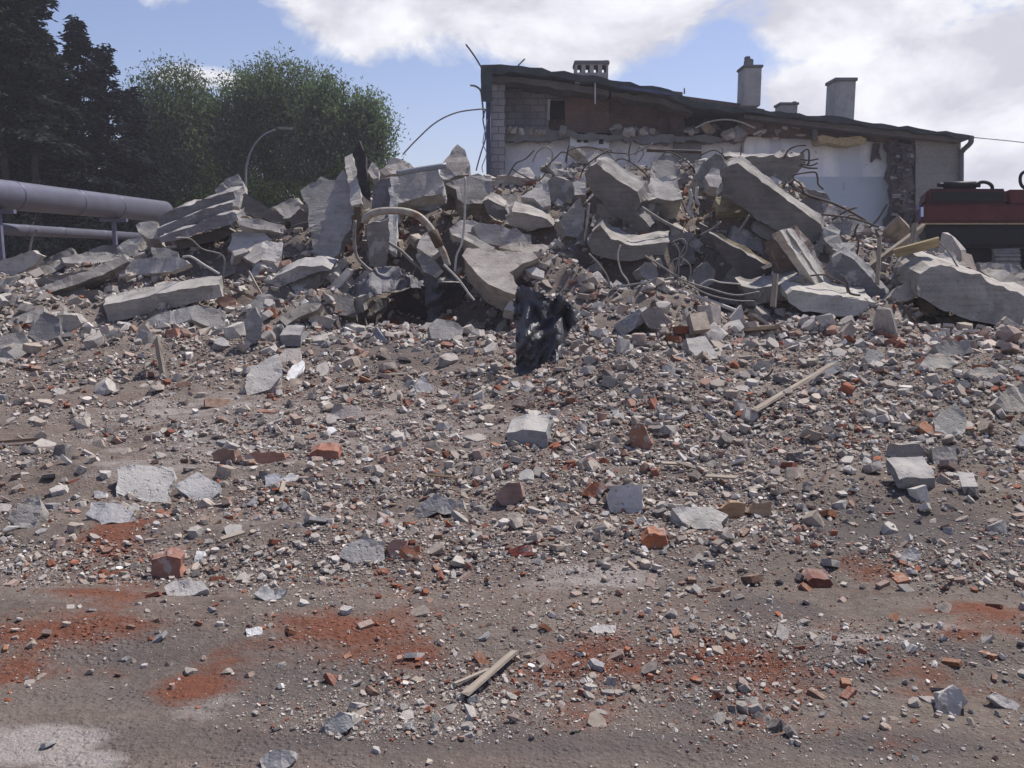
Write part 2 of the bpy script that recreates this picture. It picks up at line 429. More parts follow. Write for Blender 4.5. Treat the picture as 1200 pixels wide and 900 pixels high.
def hgt(x, y):
    x = np.asarray(x, float); y = np.asarray(y, float)
    i = np.clip(np.searchsorted(gx, x) - 1, 0, len(gx) - 2); j = np.clip(np.searchsorted(gy, y) - 1, 0, len(gy) - 2)
    fx = (x - gx[i]) / (gx[i + 1] - gx[i]); fy = (y - gy[j]) / (gy[j + 1] - gy[j])
    return (GZ[j, i] * (1 - fx) + GZ[j, i + 1] * fx) * (1 - fy) + (GZ[j + 1, i] * (1 - fx) + GZ[j + 1, i + 1] * fx) * fy
def hits(px, py, ymin=1.6, ymax=24.0, n=700):
    """where the view ray of each pixel meets the ground"""
    px = np.asarray(px, float); py = np.asarray(py, float)
    dx = (px - 600) / FPX; u = -(py - 450) / FPX
    dy = CP + u * SP; dz = -SP + u * CP
    found = np.zeros(px.shape, bool); Y = np.full(px.shape, ymax)
    ys = ymin * (ymax / ymin) ** (np.arange(n) / (n - 1.0))
    for yv in ys:
        t = yv / dy
        h = hgt(dx * t, np.full(px.shape, yv)); below = (CAMZ + dz * t < h) & ~found
        Y[below] = yv; found |= below
    X = dx / dy * Y
    return X, Y, hgt(X, Y), found
def hit(px, py):
    X, Y, Z, f = hits(np.array([px]), np.array([py]))
    return Vector((X[0], Y[0], Z[0]))

# patches of brick dust and of cement dust on the ground (their own shapes and places), in metres
red_p, pale_p, dark_p = [], [], []
def patch(lst, px, py, w, h, a=1.0):
    g = hit(px, py); e = hit(px, max(py - h / 2, 380)); b = hit(px, min(py + h / 2, 899))
    lst.append((g.x, (e.y + b.y) / 2, w / 2 * g.y / FPX, max(abs(e.y - b.y) / 2, .06), a))
for q in [(420, 748, 190, 52), (475, 768, 80, 44, .9), (240, 800, 90, 50), (60, 745, 200, 60, .9), (20, 775, 110, 60, .9), (110, 705, 130, 40, .8), (130, 632, 70, 40, 1.1), (720, 775, 190, 45, .9),
          (640, 780, 90, 40, .7), (850, 765, 130, 30, .9), (905, 780, 60, 25, 1), (950, 800, 160, 45, .7), (1060, 790, 120, 35, .7), (1010, 665, 80, 30, .8), (1170, 730, 120, 45, .8), (1130, 745, 90, 30, .7),
          (700, 825, 160, 60, .55), (900, 850, 200, 60, .5), (440, 688, 80, 18, .5), (480, 692, 50, 16, .6), (120, 780, 300, 40, .45), (960, 720, 300, 60, .35), (780, 830, 90, 50, .5), (1000, 860, 160, 40, .5), (800, 790, 330, 30, .75), (1100, 810, 200, 30, .6), (560, 700, 160, 30, .4), (1000, 690, 260, 30, .4)]:
    patch(red_p, q[0], q[1], q[2] * 1.3, q[3] * 1.35, *(q[4:] or (1.0,)))
for q in [(35, 885, 160, 70, 1.2), (90, 897, 120, 30, 1), (230, 830, 130, 40, .6), (230, 480, 330, 60, .6), (150, 560, 200, 50, .5), (560, 470, 300, 60, .4), (690, 675, 230, 40, .7), (900, 520, 260, 90, .35), (1020, 500, 200, 60, .4),
          (1000, 750, 140, 18, .8), (1090, 735, 90, 14, .8), (930, 740, 100, 30, .5), (380, 520, 900, 110, .55), (900, 470, 600, 90, .45), (300, 620, 300, 40, .4), (60, 660, 200, 40, .4), (740, 880, 260, 40, .35), (430, 860, 160, 30, .3), (870, 600, 120, 40, .5)]:
    patch(pale_p, *q)
for q in [(1050, 620, 380, 90, .7), (180, 770, 300, 90, .5), (420, 880, 460, 60, .5), (900, 715, 160, 30, .8), (1060, 880, 320, 60, .6), (820, 830, 150, 60, .5), (600, 860, 220, 40, .5), (1120, 770, 180, 50, .5), (600, 878, 1500, 70, .55), (300, 800, 560, 110, .5), (900, 780, 640, 90, .42), (460, 390, 220, 60, .8)]:
    patch(dark_p, *q)
def field(lst, x, y):
    r = np.zeros(np.shape(x))
    for cx, cy, rx, ry, a in lst:
        r = np.maximum(r, a * np.clip(1.25 - np.sqrt(((x - cx) / rx) ** 2 + ((y - cy) / ry) ** 2) * .75, 0, 1))
    return r

def build_ground():
    ny, nx = GX.shape
    co = np.stack([GX, GY, GZ], -1).reshape(-1, 3)
    idx = np.arange(ny * nx).reshape(ny, nx)
    q = np.stack([idx[:-1, :-1], idx[:-1, 1:], idx[1:, 1:], idx[1:, :-1]], -1).reshape(-1, 4)
    me = bpy.data.meshes.new('ground')
    me.vertices.add(len(co)); me.vertices.foreach_set('co', co.ravel())
    me.loops.add(q.size); me.loops.foreach_set('vertex_index', q.ravel().astype(np.int32))
    me.polygons.add(len(q)); me.polygons.foreach_set('loop_start', np.arange(0, q.size, 4, dtype=np.int32))
    me.update(calc_edges=True)
    me.polygons.foreach_set('use_smooth', np.ones(len(q), bool))
    for nm, lst in (('red', red_p), ('pale', pale_p), ('dark', dark_p)):
        a = me.attributes.new(nm, 'FLOAT', 'POINT'); a.data.foreach_set('value', field(lst, co[:, 0], co[:, 1]).astype(np.float32))
    m, N = new_mat('dirt')
    tc = N.n('ShaderNodeTexCoord').outputs['Object']
    A = lambda nm: N.n('ShaderNodeAttribute', attribute_name=nm).outputs['Fac']
    sp = N.n('ShaderNodeSeparateXYZ', i_0=tc)
    flat = N.vmath('MULTIPLY', tc, (.55, 1.0, 1.0)).outputs[0]
    big = N.noise(flat, .7, 5, .6); med = N.noise(flat, 3.5, 6, .65); fine = N.noise(tc, 22, 6, .7); grit = N.noise(tc, 110, 3, .7)
    c = N.mix(N.ramp(med, .3, .7), c4(.100, .081, .072), c4(.195, .160, .140))
    c = N.mix(N.ramp(N.noise(flat, 1.4, 4, .6), .48, .7, 0, .6), c, c4(.150, .105, .090))
    c = N.mix(N.ramp(sp.outputs[0], .5, 4.5, 0, .45), c, c4(.155, .135, .108))
    hp = N.math('MULTIPLY', N.ramp(sp.outputs[1], 10.5, 13.5), N.ramp(sp.outputs[1], 24, 21))
    c = N.mix(N.math('MULTIPLY', hp, .75), c, N.mix(med, c4(.13, .108, .096), c4(.245, .208, .182)))
    c = N.mix(N.ramp(fine, .5, .72, 0, .45), c, c4(.26, .225, .205))
    c = N.mix(N.ramp(fine, .47, .28, 0, .5), c, c4(.095, .078, .070))
    dm = N.ramp(N.math('ADD', A('dark'), N.math('MULTIPLY', N.math('SUBTRACT', med, .5), 1.2)), .22, .62, 0, .72)
    c = N.mix(dm, c, c4(.078, .070, .070))
    pm = N.ramp(N.math('ADD', A('pale'), N.math('MULTIPLY', N.math('SUBTRACT', N.noise(flat, 5, 6, .65), .5), 1.3)), .40, .75, 0, .85)
    c = N.mix(pm, c, N.mix(grit, c4(.255, .228, .212), c4(.335, .305, .295)))
    rm = N.ramp(N.math('ADD', A('red'), N.math('MULTIPLY', N.math('SUBTRACT', N.noise(flat, 4.5, 8, .68), .5), 2.3)), .44, .95, 0, .86)
    c = N.mix(rm, c, N.mix(N.ramp(fine, .3, .7), c4(.115, .043, .026), c4(.185, .066, .038)))
    k = N.ramp(grit, .2, .8, .72, 1.28)
    c = N.mix(1.0, c, N.n('ShaderNodeCombineColor', i_0=k, i_1=k, i_2=k).outputs[0], 'MULTIPLY')
    vo = N.n('ShaderNodeTexVoronoi', i_Vector=tc, i_Scale=38.0).outputs[0]
    h = N.math('ADD', N.math('MULTIPLY', med, 1.0), N.math('MULTIPLY', fine, .8))
    h = N.math('ADD', h, N.math('MULTIPLY', grit, .25))
    h = N.math('SUBTRACT', h, N.math('MULTIPLY', N.ramp(vo, .0, .5, 0, .5), N.ramp(med, .4, .6)))
    finish(N, c, .97, h, .8, .04, spec=.12)
    o = link('ground', me, m)
    tag(o, 'brown demolition dirt with red brick dust patches rising under the rubble heap', 'ground', kind='structure')
build_ground()

# ------------------------------------------------------------------ rock templates
def hull_mesh(name, pts, sub=0, amp=0.0, seed=0):
    bm = bmesh.new()
    for p in pts: bm.verts.new(p)
    r = bmesh.ops.convex_hull(bm, input=bm.verts[:])
    bmesh.ops.delete(bm, geom=[v for v in bm.verts if not v.link_faces], context='VERTS')
    if sub:
        bmesh.ops.dissolve_limit(bm, angle_limit=.12, verts=bm.verts[:], edges=bm.edges[:])
        bmesh.ops.triangulate(bm, faces=bm.faces[:])
        for _ in range(sub):
            bmesh.ops.subdivide_edges(bm, edges=bm.edges[:], cuts=1, use_grid_fill=True)
        off = Vector((seed * 3.1, seed * 1.7, 0))
        bm.normal_update()
        for v in bm.verts:
            n1 = mnoise.noise(v.co * 2.6 + off); n2 = mnoise.noise(v.co * 6.5 + off)
            v.co += v.normal * (amp * (n1 + .6 * n2))
    bmesh.ops.triangulate(bm, faces=bm.faces[:])
    bmesh.ops.recalc_face_normals(bm, faces=bm.faces[:])
    me = bpy.data.meshes.new(name); bm.to_mesh(me); bm.free()
    return me
def rock_pts(rng, kind):
    if kind == 'block':      # broken off a slab: two flat faces, ragged rim
        sx, sy, sz = rng.uniform(.4, .55), rng.uniform(.3, .5), rng.uniform(.16, .34)
        pts = []
        for z in (-sz, sz):
            k = rng.integers(5, 8); a0 = rng.uniform(0, 6)
            for i in range(k):
                a = a0 + i * 2 * math.pi / k + rng.uniform(-.25, .25); q = rng.uniform(.82, 1.1)
                pts.append((math.cos(a) * sx * q, math.sin(a) * sy * q, z * rng.uniform(.86, 1.06)))
        return pts
    if kind == 'shard':
        sx, sy, sz = rng.uniform(.45, .6), rng.uniform(.25, .45), rng.uniform(.06, .12)
        pts = []
        k = rng.integers(4, 7); a0 = rng.uniform(0, 6)
        for i in range(k):
            a = a0 + i * 2 * math.pi / k + rng.uniform(-.3, .3); q = rng.uniform(.75, 1.1)
            for z in (-sz, sz): pts.append((math.cos(a) * sx * q + rng.uniform(-.03, .03), math.sin(a) * sy * q + rng.uniform(-.03, .03), z))
        return pts
    if kind == 'brick':
        L = rng.choice([.5, .5, .36, .28]); pts = []
        cut = rng.uniform(-.12, .12)
        for x in (-.5, L - .5 + (.5 if L == .5 else 0)):
            for y in (-.25, .25):
                for z in (-.14, .14):
                    jx = cut * (1 if y > 0 else -1) + rng.uniform(-.06, .06) if (x > -.5 and L < .5) else rng.uniform(-.008, .008)
                    pts.append((x + jx, y + rng.uniform(-.01, .01), z + rng.uniform(-.008, .008)))
        cx = sum(p[0] for p in pts) / 8
        pts = [(p[0] - cx, p[1], p[2]) for p in pts]
        # a knocked-off corner
        i = rng.integers(0, 8); p = pts.pop(i)
        for ax in range(3):
            q = list(p); q[ax] *= rng.uniform(.55, .8); pts.append(tuple(q))
        return pts
    k = rng.integers(9, 14); s = (rng.uniform(.42, .55), rng.uniform(.32, .5), rng.uniform(.26, .4)); pts = []
    for i in range(k):
        v = rng.normal(size=3); v /= np.linalg.norm(v); v *= rng.uniform(.85, 1.08)
        pts.append((v[0] * s[0], v[1] * s[1], v[2] * s[2]))
    return pts
TPL = {}
for kind, cnt, sub, amp in (('block', 12, 2, .022), ('rock', 12, 2, .022), ('shard', 9, 1, .008), ('brick', 12, 2, .011)):
    TPL[kind] = [hull_mesh({'block': 'concrete_chunk', 'rock': 'concrete_lump', 'shard': 'concrete_flake', 'brick': 'brick'}[kind], rock_pts(RNG, kind), sub, amp, i) for i in range(cnt)]

# ------------------------------------------------------------------ fine rubble (uncountable): one object
def stone_fields(n_px, rng):
    px = rng.uniform(-120, 1320, n_px); py = 385 + (900 - 385) * rng.uniform(0, 1, n_px) ** .92
    ex_ = n_px // 4          # ground to both sides of the picture
    px[:ex_] = np.where(rng.random(ex_) < .5, rng.uniform(-750, -120, ex_), rng.uniform(1320, 1950, ex_))
    X, Y, Z, f = hits(px, py)
    keep = f & (Y > 1.9)
    # smooth, trodden places
    d = np.ones(n_px)
    for cx, cy, rx, ry, a in [(190, 490, 230, 30, .75), (690, 680, 110, 30, .92), (140, 840, 300, 60, .8), (450, 885, 420, 30, .75), (1000, 890, 260, 22, .5), (900, 490, 130, 45, .55), (1020, 500, 110, 30, .6),
                              (1120, 640, 170, 40, .35), (700, 870, 200, 40, .7), (200, 770, 180, 40, .45), (420, 750, 130, 35, .55), (40, 880, 140, 50, .95), (1100, 770, 150, 35, .55), (330, 555, 160, 18, .5), (450, 550, 90, 18, .5)]:
        d -= a * np.exp(-(((px - cx) / rx) ** 2 + ((py - cy) / ry) ** 2))
    cl = fbm(X * 1.3, Y * 1.9, 3, 77)
    d *= np.clip((cl - .34) * 4.6, .08, 1.5)
    d *= np.where(py > 690, .5, 1.0) * (1 - .55 * np.clip(field(red_p, X, Y), 0, 1))
    for cx, cy, rx, ry, a in [(950, 470, 380, 90, .7), (480, 845, 120, 22, 1.1), (740, 550, 110, 80, .8), (620, 810, 110, 50, .6), (900, 760, 120, 40, .5), (760, 720, 120, 40, .5), (880, 850, 110, 35, .5), (520, 800, 90, 30, .3), (480, 650, 300, 30, .5)]:
        d += a * np.exp(-(((px - cx) / rx) ** 2 + ((py - cy) / ry) ** 2))
    keep &= rng.uniform(0, 1, n_px) < d
    return px[keep], py[keep], X[keep], Y[keep], Z[keep]
def stone_colors(n, X, Y, rng, far):
    base = np.array([[.36, .33, .305], [.43, .395, .365], [.29, .25, .22], [.39, .335, .29], [.52, .485, .455], [.27, .175, .14], [.26, .10, .06], [.20, .085, .06], [.70, .68, .66], [.13, .12, .12]])
    p = np.array([.24, .17, .17, .17, .065, .085, .030, .036, .009, .03]); p /= p.sum()
    k = rng.choice(len(base), n, p=p)
    rf = field(red_p, X, Y)
    k = np.where((rng.uniform(0, 1, n) < rf * .5), rng.choice([5, 6, 7, 6], n), k)
    c = base[k] * rng.uniform(.75, 1.2, (n, 1))
    return np.clip(c, 0, .8)
def build_gravel():
    rng = np.random.default_rng(5)
    px, py, X, Y, Z = stone_fields(186000, rng)
    n = len(X)
    sp = 1.7 / np.sqrt(rng.uniform(.012, 1, n))          # pixels across
    apron = np.exp(-((px - 950) / 420) ** 2 - ((py - 470) / 110) ** 2)
    sp = np.minimum(sp, 13 + 6 * apron) * (np.where(py > 700, .85, 1.08) + .28 * apron)
    size = np.clip(sp * Y / FPX, .006, .17)
    # and over the heap, where the view does not decide what lies there
    n2 = 30000
    x2 = rng.uniform(-14, 14, n2); y2 = rng.uniform(11.8, 21.5, n2); z2 = hgt(x2, y2); s2 = .055 / np.sqrt(rng.uniform(.03, 1, n2))
    dpt = np.zeros(n2)
    for cx, cy, r_, dp in CARVE: dpt = np.maximum(dpt, dp * np.exp(-((x2 - cx) ** 2 + (y2 - cy) ** 2) / (r_ * r_)))
    k_ = (dpt < .28) | (rng.uniform(0, 1, n2) < .2); x2, y2, z2, s2 = x2[k_], y2[k_], z2[k_], s2[k_]; n2 = len(x2)
    X = np.concatenate([X, x2]); Y = np.concatenate([Y, y2]); Z = np.concatenate([Z, z2]); size = np.concatenate([size, s2]); n = len(X)
    tpl = []
    for i in range(40):
        kd = ['rock', 'block', 'shard', 'shard', 'block'][i % 5]
        pts_ = rock_pts(rng, kd)
        if kd == 'rock': pts_ = [p_ for p_ in pts_][:8]
        me = hull_mesh('t', pts_); me.calc_loop_triangles()
        v = np.array([q.co[:] for q in me.vertices]); t = np.array([q.vertices[:] for q in me.loop_triangles])
        tpl.append((v, t)); bpy.data.meshes.remove(me)
    ti = rng.integers(0, len(tpl), n)
    colr = stone_colors(n, X, Y, rng, None)
    VV, TT, CC, off = [], [], [], 0
    for k, (v, t) in enumerate(tpl):
        w = np.where(ti == k)[0]; m = len(w)
        if not m: continue
        yaw = rng.uniform(0, 6.283, m); tx = rng.normal(0, .45, m); ty = rng.normal(0, .45, m)
        cz, sz = np.cos(yaw), np.sin(yaw); cx, sx = np.cos(tx), np.sin(tx); cy, sy = np.cos(ty), np.sin(ty)
        Rz = np.zeros((m, 3, 3)); Rz[:, 0, 0] = cz; Rz[:, 0, 1] = -sz; Rz[:, 1, 0] = sz; Rz[:, 1, 1] = cz; Rz[:, 2, 2] = 1
        Rx = np.zeros((m, 3, 3)); Rx[:, 0, 0] = 1; Rx[:, 1, 1] = cx; Rx[:, 1, 2] = -sx; Rx[:, 2, 1] = sx; Rx[:, 2, 2] = cx
        Ry = np.zeros((m, 3, 3)); Ry[:, 1, 1] = 1; Ry[:, 0, 0] = cy; Ry[:, 0, 2] = sy; Ry[:, 2, 0] = -sy; Ry[:, 2, 2] = cy
        Rm = Rz @ Rx @ Ry
        s = size[w][:, None, None]
        P = np.einsum('mij,vj->mvi', Rm, v) * s
        P += np.stack([X[w], Y[w], Z[w] + size[w] * .20], -1)[:, None, :]
        VV.append(P.reshape(-1, 3))
        TT.append((t[None] + (np.arange(m) * len(v))[:, None, None] + off).reshape(-1, 3)); off += m * len(v)
        CC.append(np.repeat(colr[w], len(v), 0))
    V = np.concatenate(VV); T = np.concatenate(TT); Cc = np.concatenate(CC)
    me = bpy.data.meshes.new('fine_rubble')
    me.vertices.add(len(V)); me.vertices.foreach_set('co', V.ravel())
    me.loops.add(T.size); me.loops.foreach_set('vertex_index', T.ravel().astype(np.int32))
    me.polygons.add(len(T)); me.polygons.foreach_set('loop_start', np.arange(0, T.size, 3, dtype=np.int32))
    me.update(calc_edges=True)
    me.polygons.foreach_set('use_smooth', np.zeros(len(T), bool))
    a = me.color_attributes.new('Col', 'FLOAT_COLOR', 'POINT')
    a.data.foreach_set('color', np.concatenate([Cc, np.ones((len(Cc), 1))], 1).astype(np.float32).ravel())
    m, N = new_mat('fine_rubble')
    tc = N.n('ShaderNodeTexCoord').outputs['Object']
    f = N.noise(tc, 60, 4, .7)
    k = N.ramp(f, .2, .8, .7, 1.25)
    c = N.mix(1.0, N.n('ShaderNodeAttribute', attribute_name='Col').outputs['Color'], N.n('ShaderNodeCombineColor', i_0=k, i_1=k, i_2=k).outputs[0], 'MULTIPLY')
    c = N.mix(N.ramp(N.noise(tc, 14, 4, .6), .5, .7, 0, .4), c, c4(.22, .185, .165))
    finish(N, c, .95, f, .5, .01, spec=.15)
    o = link('fine_rubble', me, m)
    tag(o, 'fine grey and reddish rubble and grit covering the ground and heap', 'rubble', kind='stuff')
    return n
NG = build_gravel()

# ------------------------------------------------------------------ the half demolished building
YB = 36.0
def B(px, py, dy=0.0): return at(px, py, YB + dy)
def extr(name, pts3, ext, mat, parent=None, jit=0.0, seg=.4, seed=1, loc=None, relief=0.0, layers=2):
    """closed outline in space pushed along ext into a solid, edges broken up by jit"""
    rnd = random.Random(seed)
    P = [Vector(p) for p in pts3]; e = Vector(ext)
    out = []
    for i, a in enumerate(P):
        b = P[(i + 1) % len(P)]; L = (b - a).length; k = max(1, int(L / seg)) if jit > 0 else 1
        for j in range(k):
            q = a.lerp(b, j / k)
            if jit > 0 and j > 0: q = q + Vector((rnd.uniform(-jit, jit), rnd.uniform(-jit, jit) * .5, rnd.uniform(-jit, jit)))
            out.append(q)
    n = len(out); L = layers if jit > 0 else 1
    bm = bmesh.new(); rings = []
    for l in range(L + 1):
        ring = []
        for q in out:
            d = Vector((0, 0, 0))
            if jit > 0 and l > 0: d = Vector((rnd.uniform(-jit, jit), rnd.uniform(-jit, jit), rnd.uniform(-jit, jit))) * .9
            ring.append(bm.verts.new(q + e * (l / L) + d))
        rings.append(ring)
    caps = [bm.faces.new(rings[0]), bm.faces.new(list(reversed(rings[-1])))]
    for l in range(L):
        for i in range(n):
            bm.faces.new((rings[l][(i + 1) % n], rings[l][i], rings[l + 1][i], rings[l + 1][(i + 1) % n]))
    bm.normal_update()
    bmesh.ops.triangulate(bm, faces=bm.faces[:])
    if relief > 0:
        for _ in range(4):
            long = [ed for ed in bm.edges if ed.calc_length() > max(.035, min(.11, seg))]
            if not long: break
            bmesh.ops.subdivide_edges(bm, edges=long, cuts=1)
            bmesh.ops.triangulate(bm, faces=[f for f in bm.faces if len(f.verts) > 3])
        so_ = Vector((seed * 7.3, 0, 0)); chip = min(.055, seg * .45)
        bm.normal_update(); cut = []
        for v in bm.verts:
            if any(len(ed.link_faces) == 2 and ed.calc_face_angle(0) > .6 for ed in v.link_edges):
                q = mnoise.noise(v.co * (1.1 / max(seg, .03)) * .45 + so_) + .6 * mnoise.noise(v.co * (2.6 / max(seg, .03)) * .45 + so_)
                cut.append((v, max(0.0, q + .12) * chip))
        for v, d in cut: v.co -= v.normal * d
        for v in bm.verts:
            v.co += Vector((mnoise.noise(v.co * 4 + so_), mnoise.noise(v.co * 4 + so_ + Vector((9, 0, 0))), mnoise.noise(v.co * 4 + so_ + Vector((0, 9, 0))))) * relief
    bmesh.ops.recalc_face_normals(bm, faces=bm.faces[:])
    if loc is None: loc = Vector((0, 0, 0)) if parent is not None else Vector((sum(p.x for p in P) / len(P), sum(p.y for p in P) / len(P), min(p.z for p in P)))
    for v in bm.verts: v.co -= Vector(loc)
    me = bpy.data.meshes.new(name); bm.to_mesh(me); bm.free()
    o = link(name, me, mat, parent, loc)
    return o

bl = empty('ruined_building', (0, 0, 0))
tag(bl, 'half demolished block and brick building with sloping dark roof behind the heap', 'building')
def part(name, pts, ext, mat, dy=0.0, jit=0.0, seed=1, seg=.4, parent=None, relief=0):
    return extr(name, [B(p, q, dy) for p, q in pts], ext, mat, parent or bl, jit, seg, seed, None, relief)
G0 = 0.0
def down(px): return (px, 352)     # below the heap, about ground level
# block pier at the left end, inner block wall, brick bays (upper floor, set back under the roof)
part('block_pier', [(575, 88), (592, 92), (592, 240), (590, 330), (575, 330)], (0, .5, 0), M['paleblock'], 0, .02, 3)
part('side_wall', [(575, 90), (577, 90), (577, 352), (575, 352)], (0, 9, 0), M['oldplaster'], .52)
part('block_wall', [(592, 92), (672, 96), (672, 117), (643, 117), (643, 140), (643, 152), (592, 152)], (0, .3, 0), M['blockwall'], 1.6)
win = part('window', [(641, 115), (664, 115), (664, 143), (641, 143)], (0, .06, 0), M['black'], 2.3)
part('window_frame', [(642, 116), (645, 116), (644, 141), (641, 141)], (0, .1, 0), M['oldplaster'], 1.5, parent=win)
part('brick_wall', [(672, 96), (662, 117), (662, 155), (714, 156), (714, 100)], (0, .4, 0), M['redbrick'], 1.2, .03, 5)
part('inner_wall', [(643, 140), (672, 140), (672, 158), (592, 158), (592, 150)], (0, .25, 0), M['brickwall'], 1.9)
part('brick_wall', [(714, 98), (800, 108), (800, 162), (714, 162)], (0, .3, 0), M['brickwall'], 1.35)
part('brick_wall', [(798, 112), (872, 122), (872, 172), (798, 172)], (0, .3, 0), M['brickwall'], 1.7)
part('brick_pier', [(786, 106), (800, 112), (803, 160), (784, 160)], (0, .7, 0), M['brickwall'], 1.0, .03, 6)
part('brick_pier', [(869, 124), (896, 128), (894, 156), (868, 156)], (0, .6, 0), M['redbrick'], .15, .03, 7)
part('door_opening_shade', [(805, 128), (824, 129), (824, 158), (805, 158)], (0, .05, 0), M['black'], 1.62)  # black sheet on the wall stands in for the shade inside an opening
part('lintel', [(788, 121), (822, 123), (822, 131), (788, 130)], (0, .3, 0), M['cap'], 1.3)
part('upper_wall', [(894, 132), (1052, 150), (1052, 166), (894, 160)], (0, .3, 0), M['brickwall'], .35, 0)
part('upper_post', [(953, 142), (958, 142), (958, 164), (953, 164)], (0, .2, 0), M['cap'], .1)
# floor slab between the storeys, broken along the cut
part('floor_slab', [(592, 154), (640, 150), (700, 158), (760, 157), (850, 160), (873, 158), (873, 165), (800, 167), (720, 164), (660, 162), (592, 166)], (0, 6, 0), M['cap'], .4, .09, 9, .25, relief=.05)
part('plaster_wall', [(592, 160), (660, 158), (790, 162), (872, 166), (872, 352), (592, 352)], (0, .25, 0), M['oldplaster'], 1.0)
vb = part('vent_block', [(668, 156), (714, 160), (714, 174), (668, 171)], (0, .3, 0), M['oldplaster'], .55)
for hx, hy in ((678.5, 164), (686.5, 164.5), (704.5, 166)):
    part('vent_hole_shade', [(hx - 2.6, hy - 2.8), (hx + 2.6, hy - 2.8), (hx + 2.6, hy + 2.8), (hx - 2.6, hy + 2.8)], (0, .02, 0), M['black'], .535, parent=vb)  # thin black plate paints the shade inside each hole
part('partition', [(790, 166), (822, 168), (826, 352), (788, 352)], (0, .2, 0), M['cap'], .8, .03, 12)
# right hand room: two tone plaster, torn end of the cross wall, rendered pier
dz = B(950, 207.5, .8).z
pw = extr('plaster_wall', [B(872, 160, .8), B(1048, 163, .8), B(1048, 352, .8), B(872, 352, .8)], (0, .3, 0), M['plasterwall'], None, loc=(0, 0, dz))
pw.parent = bl
part('torn_wall', [(1044, 166), (1062, 168), (1070, 172), (1070, 352), (1046, 352), (1048, 300), (1044, 262), (1050, 230), (1046, 205), (1050, 188)], (0, .6, 0), M['torn'], 0, .10, 14, .22, relief=.06)
part('torn_wall_plaster', [(1056, 172), (1066, 172), (1064, 190), (1068, 215), (1062, 240), (1068, 262), (1066, 300), (1057, 300), (1060, 255), (1055, 225), (1059, 200)], (0, .1, 0), M['torn'], -.10, .08, 15, .2, relief=.05)
part('render_pier', [(1073, 162), (1126, 163), (1126, 352), (1073, 352)], (0, .4, 0), M['panel'], .05)
part('end_wall', [(1122, 163), (1126, 163), (1126, 352), (1122, 352)], (0, 9, 0), M['panel'], .455)
part('back_wall', [(576, 92), (1124, 162), (1124, 352), (576, 352)], (0, .3, 0), M['oldplaster'], 9.5)
part('broken_slab_edge', [(958, 160), (985, 161), (1015, 162), (1014, 168), (990, 170), (975, 168), (960, 169)], (0, .9, 0), M['foam'], -.02, .05, 17, .2, relief=.05)
part('hanging_plaster', [(1024, 168), (1032, 168), (1030, 178), (1033, 188), (1026, 184), (1021, 190), (1023, 178)], (0, .06, 0), M['torn'], .6, .05, 18, .2)
for nm_, mt_, sd_, k_ in (('torn_bricks', M['torn'], 3, 70), ('pale_torn_bricks', M['paleblock'], 4, 13)):
    r_ = random.Random(sd_); m = MB()
    for i in range(k_):
        p = B(r_.uniform(1047, 1068), r_.uniform(170, 300), r_.uniform(-.12, .02)); m.box(p, (r_.uniform(.12, .28), r_.uniform(.1, .3), r_.uniform(.07, .16)), Matrix.Rotation(r_.gauss(0, .15), 3, 'Y') @ Matrix.Rotation(r_.gauss(0, .3), 3, 'Z'))
    o_ = m.build(nm_, mt_, bl); o_['kind'] = 'stuff'
# roof: dark bitumen on a slab, its cut edge towards the viewer
rf = part('roof', [(564, 76), (610, 77), (672, 86), (785, 105), (800, 112), (815, 119), (870, 126), (1000, 140), (1140, 159), (1140, 162), (1000, 145.5), (870, 132), (812, 126), (795, 119), (780, 112), (672, 94), (610, 85.5), (564, 85)], (0, 10.5, 0), M['roofing'], -.7, .06, 21, .35)
part('roof_edge', [(1000, 147), (1136, 163), (1126, 167), (1000, 154), (896, 141), (872, 138), (872, 134)], (0, .7, 0), M['fascia'], -.45, .0, 22)
part('roof_edge', [(577, 90), (612, 90), (672, 99), (714, 106), (714, 112), (672, 106), (612, 97), (577, 96)], (0, 1.6, 0), M['fascia'], -.3, .05, 23, .3)
part('roof_edge', [(716, 107), (780, 115), (795, 122), (812, 130), (812, 134), (790, 128), (775, 121), (716, 113)], (0, 1.2, 0), M['fascia'], -.2, .06, 24, .3)
part('roof_sheet', [(564, 78), (577, 78), (577, 118), (572, 120), (565, 118)], (0, .05, 0), M['roofing'], -.75, .03, 25)
part('roof_flashing', [(727, 100), (790, 109), (790, 112), (727, 103.5)], (0, .12, 0), M['darkpipe'], -.86)
